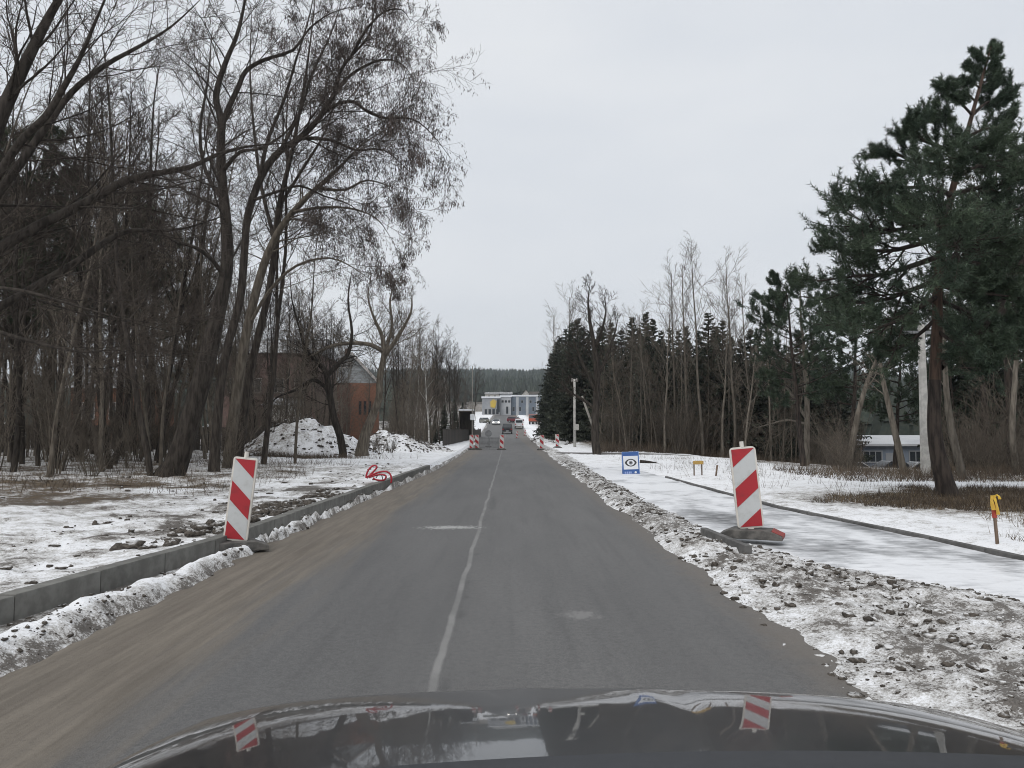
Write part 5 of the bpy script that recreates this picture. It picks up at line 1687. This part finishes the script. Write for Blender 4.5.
p = at(466.5, 420, 96); z = gz(p.x, 96)
root = empty('bus_shelter', (p.x, 96, z)); tag(root, 'dark bus shelter with a snow covered flat roof behind the left fence', 'shelter')
rz = at(466, 411, 96).z - z
w2 = 7.0 * 96 / F
MB().box(-w2, w2, -1, 1, rz - .12, rz).build('roof', MAT['wood_dark'], root)
MB().box(-w2 - .05, w2 + .05, -1.05, 1.05, rz + .003, rz + .2).build('roof_snow', MAT['board_white'], root, bevel=.04)
MB().box(-w2, w2, .9, 1.0, 0, rz - .12).build('back_wall', MAT['wood_dark'], root)
for s in (-1, 1):
    MB().box(s * w2 - .05 * (s + 1), s * w2 - .05 * (s - 1), -.9, .899, 0, rz - .121).build('side_wall', MAT['wood_dark'], root)


# ------------------------------------------------------------------ houses
def window(root, x, z, w, h, y, name='window', fm=MAT['trim'], mull=1):
    wn = MB().box(x - w / 2, x + w / 2, y - .03, y + .02, z, z + h).build(name, MAT['glass'], root)
    f = MB(); t = max(.06, w * .07)
    f.box(x - w / 2 - t, x + w / 2 + t, y - .07, y - .031, z - t, z)
    f.box(x - w / 2 - t, x + w / 2 + t, y - .07, y - .031, z + h, z + h + t)
    f.box(x - w / 2 - t, x - w / 2, y - .07, y - .031, z, z + h)
    f.box(x + w / 2, x + w / 2 + t, y - .07, y - .031, z, z + h)
    for k in range(mull):
        xx = x - w / 2 + w * (k + 1) / (mull + 1)
        f.box(xx - t / 3, xx + t / 3, y - .06, y - .032, z, z + h)
    f.build('frame', fm, wn)
    return wn


p = at(350, 430, 88); z = gz(p.x, 88)
root = empty('brick_house', (p.x, 88, z), R(9)); tag(root, 'orange brick house with a grey boarded gable behind the crooked trees', 'house')
ze = at(355, 383, 88).z - z; za = at(352, 353, 88).z - z
hw = 3.2; dp = 9.0
MB().box(.0, hw, 0, dp, -.5, ze).build('wall', MAT['brick'], root)['label'] = 'orange brick wall half'
MB().box(-hw, -.003, .02, dp, -.5, ze - .003).build('wall', MAT['brick_dull'], root)
MB().prism([(-hw, ze), (hw, ze), (0, za)], .03, dp - .03).build('gable', MAT['slate'], root)
for s in (-1, 1):
    d = Vector((s * hw, 0, ze - za)); nrm = Vector((-(ze - za) * s, 0, hw * 1.0)).normalized()
    nrm = Vector((s * (za - ze), 0, hw)).normalized()
    e = Vector((s * (hw + .35), 0, ze - (za - ze) * .35 / hw))
    a = Vector((0, 0, za))
    v = [a, e, e + nrm * .14, a + nrm * .14]
    MB().prism([(q.x, q.z) for q in v], -.3, dp + .3).build('roof', MAT['roof_snow'], root)
    MB().prism([(q.x, q.z) for q in [a + nrm * -.12, e + nrm * -.12, e + nrm * .17, a + nrm * .17]], -.36, -.302).build('bargeboard', MAT['trim'], root)
window(root, -.75, ze + (za - ze) * .52, .34, .55, .03); window(root, -.2, ze + (za - ze) * .52, .34, .55, .03)
for k in range(3): window(root, 1.1 + k * .55, ze * .45, .22, 1.5, 0, fm=MAT['brick_dull'], mull=0)
window(root, -1.8, ze * .5, .8, 1.1, .02)
MB().box(-.9, -.3, 4, 4.6, za - .8, za + .9).build('chimney', MAT['brick_dull'], root)

def plain_house(name, px, D, wpx, eave, ridge, dp, label, wm, rm, rz=0, wins=(), gable=False):
    p = at(px, 430, D); z = gz(p.x, D)
    root = empty(name, (p.x, D, z), rz); tag(root, label, 'house')
    hw = wpx / 2 * D / F
    ze = at(px, eave, D).z - z; za = at(px, ridge, D).z - z
    MB().box(-hw, hw, 0, dp, -.8, ze).build('wall', wm, root)
    if gable:
        MB().prism([(-hw, ze), (hw, ze), (0, za)], .01, dp - .01).build('gable', wm, root)
        for s in (-1, 1):
            nrm = Vector((s * (za - ze), 0, hw)).normalized(); a = Vector((0, 0, za)); e = Vector((s * (hw + .3), 0, ze - (za - ze) * .3 / hw))
            MB().prism([(q.x, q.z) for q in [a, e, e + nrm * .15, a + nrm * .15]], -.3, dp + .3).build('roof', rm, root)
    else:
        r = MB()
        r.add([(-hw - .3, -.4, ze), (hw + .3, -.4, ze), (hw + .3, dp + .4, ze), (-hw - .3, dp + .4, ze), (-hw - .3, dp / 2, za), (hw + .3, dp / 2, za)], [(0, 1, 5, 4), (2, 3, 4, 5), (0, 4, 3), (1, 2, 5), (0, 3, 2, 1)])
        r.build('roof', rm, root)
    for (fx, fz, w, h) in wins: window(root, (fx - .5) * 2 * hw, ze * fz, w, h, 0)
    return root
plain_house('brick_house', 268, 74, 92, 353, 334, 9, 'long red brown brick house with snowy roof behind the ash trees', MAT['brick_red'], MAT['roof_snow'], 0, [(.12, .55, 1.1, 1.3), (.35, .55, 1.1, 1.3), (.6, .55, 1.1, 1.3), (.85, .55, 1.1, 1.3), (.2, .15, 1.1, 1.3), (.7, .15, 1.1, 1.3)])
plain_house('brick_house', 100, 54, 60, 388, 366, 7, 'small red brick house glimpsed low through the left thicket', MAT['brick'], MAT['roof_snow'], 0, [(.3, .45, .8, 1.1), (.75, .45, .8, 1.1)])
plain_house('garden_shed', 278, 58, 24, 405, 397, 3, 'pale plastered shed left of the snowy spoil heap', MAT['plaster'], MAT['roof_snow'], 0, [(.3, .35, .5, .7), (.75, .35, .5, .7)])

# long low building on the right
D_ = 70
xl, xr_ = px_xy(852, D_), px_xy(1100, D_); zb = gz((xl + xr_) / 2, D_)
root = empty('warehouse', (xl, D_, zb)); tag(root, 'long blue grey warehouse with pale roof glimpsed behind the pine trunks', 'building')
ze = at(900, 446, D_).z - zb; zr = at(900, 437, D_ + 6).z - zb
W_ = xr_ - xl
MB().box(0, W_, 0, 12, -.5, ze).build('wall', MAT['wall_blue'], root)
MB().add([(-.3, -.5, ze), (W_ + .3, -.5, ze), (W_ + .3, 6, zr), (-.3, 6, zr), (-.3, 12.5, ze), (W_ + .3, 12.5, ze), (-.3, -.5, ze + .18), (W_ + .3, -.5, ze + .18), (W_ + .3, 6, zr + .18), (-.3, 6, zr + .18), (-.3, 12.5, ze + .18), (W_ + .3, 12.5, ze + .18)],
         [(0, 1, 2, 3), (3, 2, 5, 4), (6, 9, 8, 7), (9, 10, 11, 8), (0, 6, 7, 1), (4, 5, 11, 10), (0, 3, 9, 6), (3, 4, 10, 9), (1, 7, 8, 2), (2, 8, 11, 5)]).build('roof', MAT['wall_light'], root)
for k in range(5): window(root, 1.8 + k * 4.2, ze * .45, 1.6, ze * .35, 0, fm=MAT['wall_grey'], mull=2)
for k in range(3): MB().box(3.0 + k * 5.5, 4.2 + k * 5.5, -.04, .02, -.2, ze * .75).build('door', MAT['wall_grey'], root)

# far commercial buildings across the dip
def block(name, px0, px1, D, top, bot, dp, m, label, cat='building'):
    x0, x1 = px_xy(px0, D), px_xy(px1, D)
    zb = at(px0, bot, D).z - 1.5; zt = at(px0, top, D).z
    root = empty(name, ((x0 + x1) / 2, D, zb)); tag(root, label, cat)
    hw = (x1 - x0) / 2; h = zt - zb
    MB().box(-hw, hw, 0, dp, 0, h).build('wall', m, root)
    MB().box(-hw - .3, hw + .3, -.3, dp + .3, h + .003, h + .6).build('parapet', MAT['board_white'], root)
    return root, hw, h
root, hw, h = block('store_building', 482, 500, 300, 398, 415, 30, MAT['wall_grey'], 'grey store with a yellow sign at the end of the road')
MB().prism([(-.2, h - 3.6), (1.6, h - 3.9), (2.2, h - 1.2), (.9, h - .5), (-.3, h - 1.4)], -.25, -.01).build('yellow_sign', MAT['yellow_sign'], root)
for k in range(4): window(root, -hw + 1.5 + k * 1.5, 1.8, 1.0, 2.0, 0, mull=0)
MB().box(hw - 1.2, hw - .15, -.1, -.01, 2.6, h - .5).build('dark_glazing', MAT['glass'], root)
root, hw, h = block('store_building', 500.3, 511, 302, 397, 415.5, 30, MAT['wall_light'], 'pale panelled block right of the store with the yellow sign')
window(root, .6, 2.2, .8, 2.8, 0, mull=0)
for k in range(3): window(root, -hw + .9 + k * 1.3, h - 2.2, .8, .9, 0, mull=0)
root, hw, h = block('store_building', 511.3, 541, 304, 396.5, 415.5, 30, MAT['wall_slate'], 'slate blue block with a row of windows at the end of the road')
for k in range(4): window(root, -hw + .9 + k * 2.6, h * .36, .8, 1.6, 0, mull=0)
for k in range(3): MB().box(-hw + 1.9 + k * 3.9, -hw + 2.9 + k * 3.9, -.12, -.01, .5, h - .2).build('pale_panel', MAT['wall_light'], root)
for k in range(3): window(root, -hw + 4.3 + k * 3.3, h * .72, .8, 1.0, 0, mull=0)
root, hw, h = block('store_building', 541.5, 575, 310, 400, 415.5, 30, MAT['wall_grey'], 'grey block partly hidden by the right wood at the end of the road')
for k in range(6): window(root, -hw + 1.6 + k * 2.1, h * .5, 1.2, 1.6, 0, mull=0)
plain_house('gabled_house', 526, 345, 8, 394.5, 390, 10, 'white gabled house above the slate blue block', MAT['plaster'], MAT['wood_dark'], 0, [(.3, .75, .8, 1.2), (.7, .75, .8, 1.2)], True)
plain_house('gabled_house', 534.5, 342, 9, 394.5, 391, 10, 'dark roofed house right of the white gabled one on the far rise', MAT['wall_light'], MAT['wood_dark'], 0, [(.4, .75, .8, 1.2)])
plain_house('gabled_house', 492, 350, 14, 394, 391.5, 10, 'low pale roofed house behind the store with the yellow sign', MAT['plaster'], MAT['roof_snow'], 0, [(.3, .75, .8, 1.2), (.7, .75, .8, 1.2)])
plain_house('gabled_house', 506, 352, 12, 394, 391.3, 10, 'pale roofed house behind the pale panelled block', MAT['wall_light'], MAT['roof_snow'], 0, [(.3, .75, .8, 1.2), (.7, .75, .8, 1.2)])
for (px, D, w, e, r_) in [(480, 620, 5, 384, 381), (487, 640, 6, 383, 380), (495, 660, 5, 384, 381.5)]:
    plain_house('hillside_house', px, D, w, e, r_, 9, 'small pale house among trees on the far hillside', MAT['plaster'], MAT['roof_snow'], 0)['group'] = 'hillside houses'

# ------------------------------------------------------------------ vehicles
def vehicle(name, loc, rz, label, paint, L_=4.5, W_=1.8, Hh=1.5, kind='car', lights=None, tail=True):
    """built nose toward -y"""
    root = empty(name, loc, rz); tag(root, label, 'car' if kind != 'truck' else 'truck')
    hw = W_ / 2
    if kind == 'van': prof = [(0, .35), (0, .85), (.25, 1.05), (1.0, 1.15), (1.7, Hh - .02), (L_ - .1, Hh), (L_, Hh - .15), (L_, .35)]; gl = [(1.05, 1.17), (1.72, Hh - .1), (L_ - .15, Hh - .1), (L_ - .1, 1.15)]
    elif kind == 'suv': prof = [(0, .4), (0, .85), (.15, 1.0), (1.1, 1.1), (1.8, Hh - .03), (L_ - .45, Hh), (L_ - .05, 1.1), (L_, .9), (L_, .4)]; gl = [(1.2, 1.12), (1.83, Hh - .1), (L_ - .5, Hh - .1), (L_ - .15, 1.12)]
    else: prof = [(0, .3), (0, .65), (.2, .78), (1.2, .92), (2.0, Hh - .02), (3.1, Hh), (3.9, 1.0), (L_ - .05, .95), (L_, .7), (L_, .3)]; gl = [(1.35, .95), (2.03, Hh - .1), (3.05, Hh - .1), (3.75, .98)]
    n = len(prof)
    zs = 1.0 if kind != 'car' else .9
    def inset(z): return hw - (.0 if z < zs + .1 else (z - zs - .1) / (Hh - zs - .1) * .16)
    v = [(-inset(z), y, z) for y, z in prof] + [(inset(z), y, z) for y, z in prof]
    f = [tuple(range(n)), tuple(range(2 * n - 1, n - 1, -1))] + [(k, k + n, (k + 1) % n + n, (k + 1) % n) for k in range(n)]
    MB().add(v, f).build('body', paint, root, bevel=.03)
    for s in (-1, 1):
        v = [(s * (inset(z) + .012), y, z) for y, z in gl]
        vi = [(s * (inset(z) - .05), y, z) for y, z in gl]
        m = len(gl)
        MB().add(v + vi, [tuple(range(m)), tuple(range(m, 2 * m))] + [(k, (k + 1) % m, (k + 1) % m + m, k + m) for k in range(m)]).build('side_window', MAT['glass'], root)
    def pane(i0, i1, nm):
        (y0, z0), (y1, z1) = prof[i0], prof[i1]
        a, b = inset(z0) - .1, inset(z1) - .1
        d = Vector((0, y1 - y0, z1 - z0)); nn = Vector((0, -d.z, d.y)).normalized()
        if nn.z < 0: nn = -nn
        q0 = Vector((0, y0, z0)) + d * .1 + nn * .012; q1 = Vector((0, y0, z0)) + d * .9 + nn * .012
        MB().add([(-a, q0.y, q0.z), (a, q0.y, q0.z), (b, q1.y, q1.z), (-b, q1.y, q1.z)] + [(-a, q0.y - nn.y * .03, q0.z - nn.z * .03), (a, q0.y - nn.y * .03, q0.z - nn.z * .03), (b, q1.y - nn.y * .03, q1.z - nn.z * .03), (-b, q1.y - nn.y * .03, q1.z - nn.z * .03)],
                 [(0, 1, 2, 3), (4, 7, 6, 5), (0, 4, 5, 1), (1, 5, 6, 2), (2, 6, 7, 3), (3, 7, 4, 0)]).build(nm, MAT['glass'], root)
    pane(3, 4, 'windscreen')
    if kind == 'van': MB().box(-hw + .25, hw - .25, L_ - .01, L_ + .015, 1.15, Hh - .3).build('rear_window', MAT['glass'], root)
    else: pane(5, 6, 'rear_window')
    for x in (-hw + .1, hw - .1):
        for y in (.85, L_ - .85):
            r = .33 if kind == 'car' else .37
            w = MB().tube([(x - .1, y, r), (x + .1, y, r)], r, 16).build('wheel', MAT['tyre'], root)
            MB().tube([(x - .105, y, r), (x + .105, y, r)], r * .55, 10).build('rim', MAT['car_grey'], w)
    for s in (-1, 1):
        x0, x1 = sorted((s * (hw - .1), s * (hw - .42)))
        zl = .62 if kind == 'car' else .74
        MB().box(x0, x1, -.02, .05, zl - .09, zl + .09).build('headlight', lights or MAT['board_white'], root)
        x0, x1 = sorted((s * (hw - .06), s * (hw - .3)))
        MB().box(x0, x1, L_ - .05, L_ + .02, zl - .02, zl + .22).build('tail_light', MAT['lamp_red'], root)
    MB().box(-.26, .26, L_ - .02, L_ + .02, .5, .61).build('number_plate', MAT['board_white'], root)
    MB().box(-hw + .05, hw - .05, L_ - .04, L_ + .04, .35, .48).build('bumper', MAT['rubber'], root)
    return root


def veh_at(px, D, rz, *a, **k):
    x = px_xy(px, D)
    return vehicle('car', (x, D, float(base(D))), rz, *a, **k)
veh_at(507.3, 146, 0, 'dark upright off road car driving away down the road', MAT['car_dark'], 4.4, 1.86, 1.9, 'suv')
bpy.data.objects['car'].location.y = 141.6
bpy.data.objects['car'].location.z = float(base(141.6))
# its rear should face us: built nose toward -y, so turn it round
bpy.data.objects['car'].rotation_euler = (0, 0, math.pi)
bpy.data.objects['car'].location.y = 146
veh_at(496, 188, 0, 'oncoming white car with lit headlights beyond the wire barrier', MAT['car_white'], 4.4, 1.8, 1.45, 'car', lights=MAT['lamp_on'])
veh_at(487.4, 196, R(20), 'dull olive car parked on the left beyond the barrier', MAT['car_olive'], 4.3, 1.75, 1.6, 'suv')
veh_at(518.8, 172, math.pi, 'white van parked at the right roadside ahead', MAT['car_white'], 4.8, 1.9, 2.0, 'van')
veh_at(522.5, 205, R(60), 'dark red car beside the white roadside van', MAT['car_red'], 4.3, 1.8, 1.6, 'suv')

# small tipper truck
x = px_xy(532.5, 190); root = empty('truck', (x, 190, gz(x, 190)), R(75)); tag(root, 'orange red works truck with a pale tipper body by the right wood', 'truck')
MB().box(-.2, 5.6, -.85, .85, .55, .75).build('chassis', MAT['rubber'], root)
cb = MB().prism([(0, .76), (0, 1.5), (.3, 2.45), (1.6, 2.45), (1.6, .76)], -1.0, 1.0).build('cab', MAT['truck_orange'], root, bevel=.05)
MB().prism([(.02, 1.5), (.27, 2.3), (.32, 2.3), (.07, 1.5)], -.85, .85).build('windscreen', MAT['glass'], cb, loc=(-.03, 0, 0))
for s in (-1, 1): MB().box(.45, 1.4, s * 1.0 - .012, s * 1.0 + .012, 1.5, 2.2).build('side_window', MAT['glass'], cb)
tb = MB().box(1.75, 5.6, -1.05, 1.05, .78, 1.7).build('tipper_body', MAT['truck_orange'], root, bevel=.03)
MB().box(1.8, 5.55, -1.06, 1.06, 1.22, 1.42).build('white_band', MAT['board_white'], tb)
for x in (.7, 3.6, 4.6):
    for s in (-.85, .85):
        w = MB().tube([(x, s - .14, .45), (x, s + .14, .45)], .45, 14).build('wheel', MAT['tyre'], root)
        MB().tube([(x, s - .145, .45), (x, s + .145, .45)], .24, 10).build('rim', MAT['car_grey'], w)

for (px, D, rz, pt, lab) in [(884, 62, R(85), MAT['car_white'], 'white car parked in front of the warehouse, left of the pale leaning trunk'), (921, 63, R(95), MAT['car_black'], 'dark car parked in front of the warehouse behind the concrete pole'), (952, 62, R(88), MAT['car_grey'], 'silver car parked in front of the warehouse behind the big pine trunk')]:
    x = px_xy(px, D); vehicle('car', (x, D, gz(x, D)), rz, lab, pt, 4.4, 1.78, 1.5, 'car')

# ------------------------------------------------------------------ far woods
nr = np.random.default_rng(9)
def far_trees(name, label, n, y0, y1, kx, hmin, hmax, seed, xr0=None):
    nr = np.random.default_rng(seed)
    y = nr.uniform(y0, y1, n); x = nr.uniform(-kx, kx, n) * y
    if xr0: x = nr.uniform(xr0[0], xr0[1], n) * (y / y0)
    h = nr.uniform(hmin, hmax, n); r = h * nr.uniform(.17, .26, n)
    z = H(x, y)
    ang = np.arange(6) / 6 * 2 * np.pi
    V = []
    tiers = [(.08, 1.0), (.45, .55), (.46, .85), (1.0, .02)]
    for (tz, tr) in tiers:
        j = nr.uniform(.7, 1.3, (n, 6))
        V.append(np.stack([x[:, None] + np.cos(ang)[None] * r[:, None] * tr * j, y[:, None] + np.sin(ang)[None] * r[:, None] * tr * j, np.repeat((z + h * tz)[:, None], 6, 1)], -1))
    V = np.stack(V, 1)     # n,4,6,3
    idx = np.arange(n * 24).reshape(n, 4, 6); nx = np.roll(idx, -1, 2)
    q = np.stack([idx[:, :-1], nx[:, :-1], nx[:, 1:], idx[:, 1:]], -1).reshape(-1, 4)
    o = link(name, np_mesh(name, V.reshape(-1, 3), [q], MAT['far_wood'], False, {'tone': np.repeat(nr.uniform(0, 1, n), 24)}))
    return tag(o, label, 'forest', kind='stuff')
far_trees('hill_forest', 'dense dark forest covering the distant hill', 4600, 700, 1500, .46, 11, 19, 1)
far_trees('far_wood', 'dark belt of trees rising behind the far buildings', 2300, 400, 700, .62, 9, 15, 2)
far_trees('back_wood', 'dark mass of trees far behind the warehouse', 420, 105, 380, 0, 9, 14, 3, (38, 110))
far_trees('back_wood', 'dark mass of trees far behind the left fence', 420, 150, 390, 0, 8, 12, 4, (-110, -22))

# ------------------------------------------------------------------ the car we sit in
root = empty('car', (0.20, 1.6, 0)); tag(root, 'glossy black car bonnet spread across the bottom with the dark dashboard edge', 'car')
nx_, ny_ = 91, 60
hv = []
for j in range(ny_):
    s = j / (ny_ - 1)
    for i_ in range(nx_):
        u = -1 + 2 * i_ / (nx_ - 1)
        x = u * .93
        y = 1.12 + s * (1.35 - .16 * u * u)
        t = y - 1.2
        te = t + .07 * u * u
        z = .93 - .13 * te - .045 * te * te - 1.6 * max(0, te - .75) ** 2
        z -= .018 * u * u + .03 * abs(u) ** 6
        cr_ = math.exp(-((abs(u) - .16) / .05) ** 2)
        z += .0035 * cr_ * (1 - .2 * s)
        hv.append((x, y - 1.6, z))
idx = np.arange(nx_ * ny_).reshape(ny_, nx_)
q = np.stack([idx[:-1, :-1], idx[:-1, 1:], idx[1:, 1:], idx[1:, :-1]], -1).reshape(-1, 4)
hood = link('bonnet', np_mesh('bonnet', hv, [q], MAT['bonnet'], True), root)
sm = hood.modifiers.new('solid', 'SOLIDIFY'); sm.thickness = .012; sm.offset = -1
# dashboard edge: a rounded slab behind the bonnet
dv = []
nxd = 41
prof = [(.30, -.02), (.46, -.004), (.60, 0), (.66, -.008), (.69, -.03), (.70, -.08), (.70, -.2)]
for i_ in range(nxd):
    u = -1 + 2 * i_ / (nxd - 1)
    x = u * .80 + .20
    for (yy, zz) in prof:
        bow = -.018 * ((x - .25) / .5) ** 2 - .05 * max(0, abs(x - .3) - .45) ** 1.5
        dv.append((x - .20, yy + .02 - .06 * u * u - 1.6, 1.45 - .268 + zz + bow))
m_ = len(prof)
idx = np.arange(nxd * m_).reshape(nxd, m_)
q = np.stack([idx[:-1, :-1], idx[:-1, 1:], idx[1:, 1:], idx[1:, :-1]], -1).reshape(-1, 4)
link('dashboard', np_mesh('dashboard', dv, [q], MAT['dash'], True), root)

# ------------------------------------------------------------------ air
hz = MB().box(-1260, 1260, -40, 1790, -8, 190).build('haze', None)
tag(hz, 'thin winter haze filling the air between the road and the hill', 'haze', kind='stuff')
hm = bpy.data.materials.new('haze_air'); hm.use_nodes = True
ht_ = hm.node_tree; ht_.nodes.clear()
ho = ht_.nodes.new('ShaderNodeOutputMaterial'); hv_ = ht_.nodes.new('ShaderNodeVolumePrincipled')
hv_.inputs['Color'].default_value = (0.84, 0.93, 1.0, 1)
hv_.inputs['Density'].default_value = 0.00024
hv_.inputs['Anisotropy'].default_value = 0.2
ht_.links.new(hv_.outputs['Volume'], ho.inputs['Volume'])
hz.data.materials.append(hm)
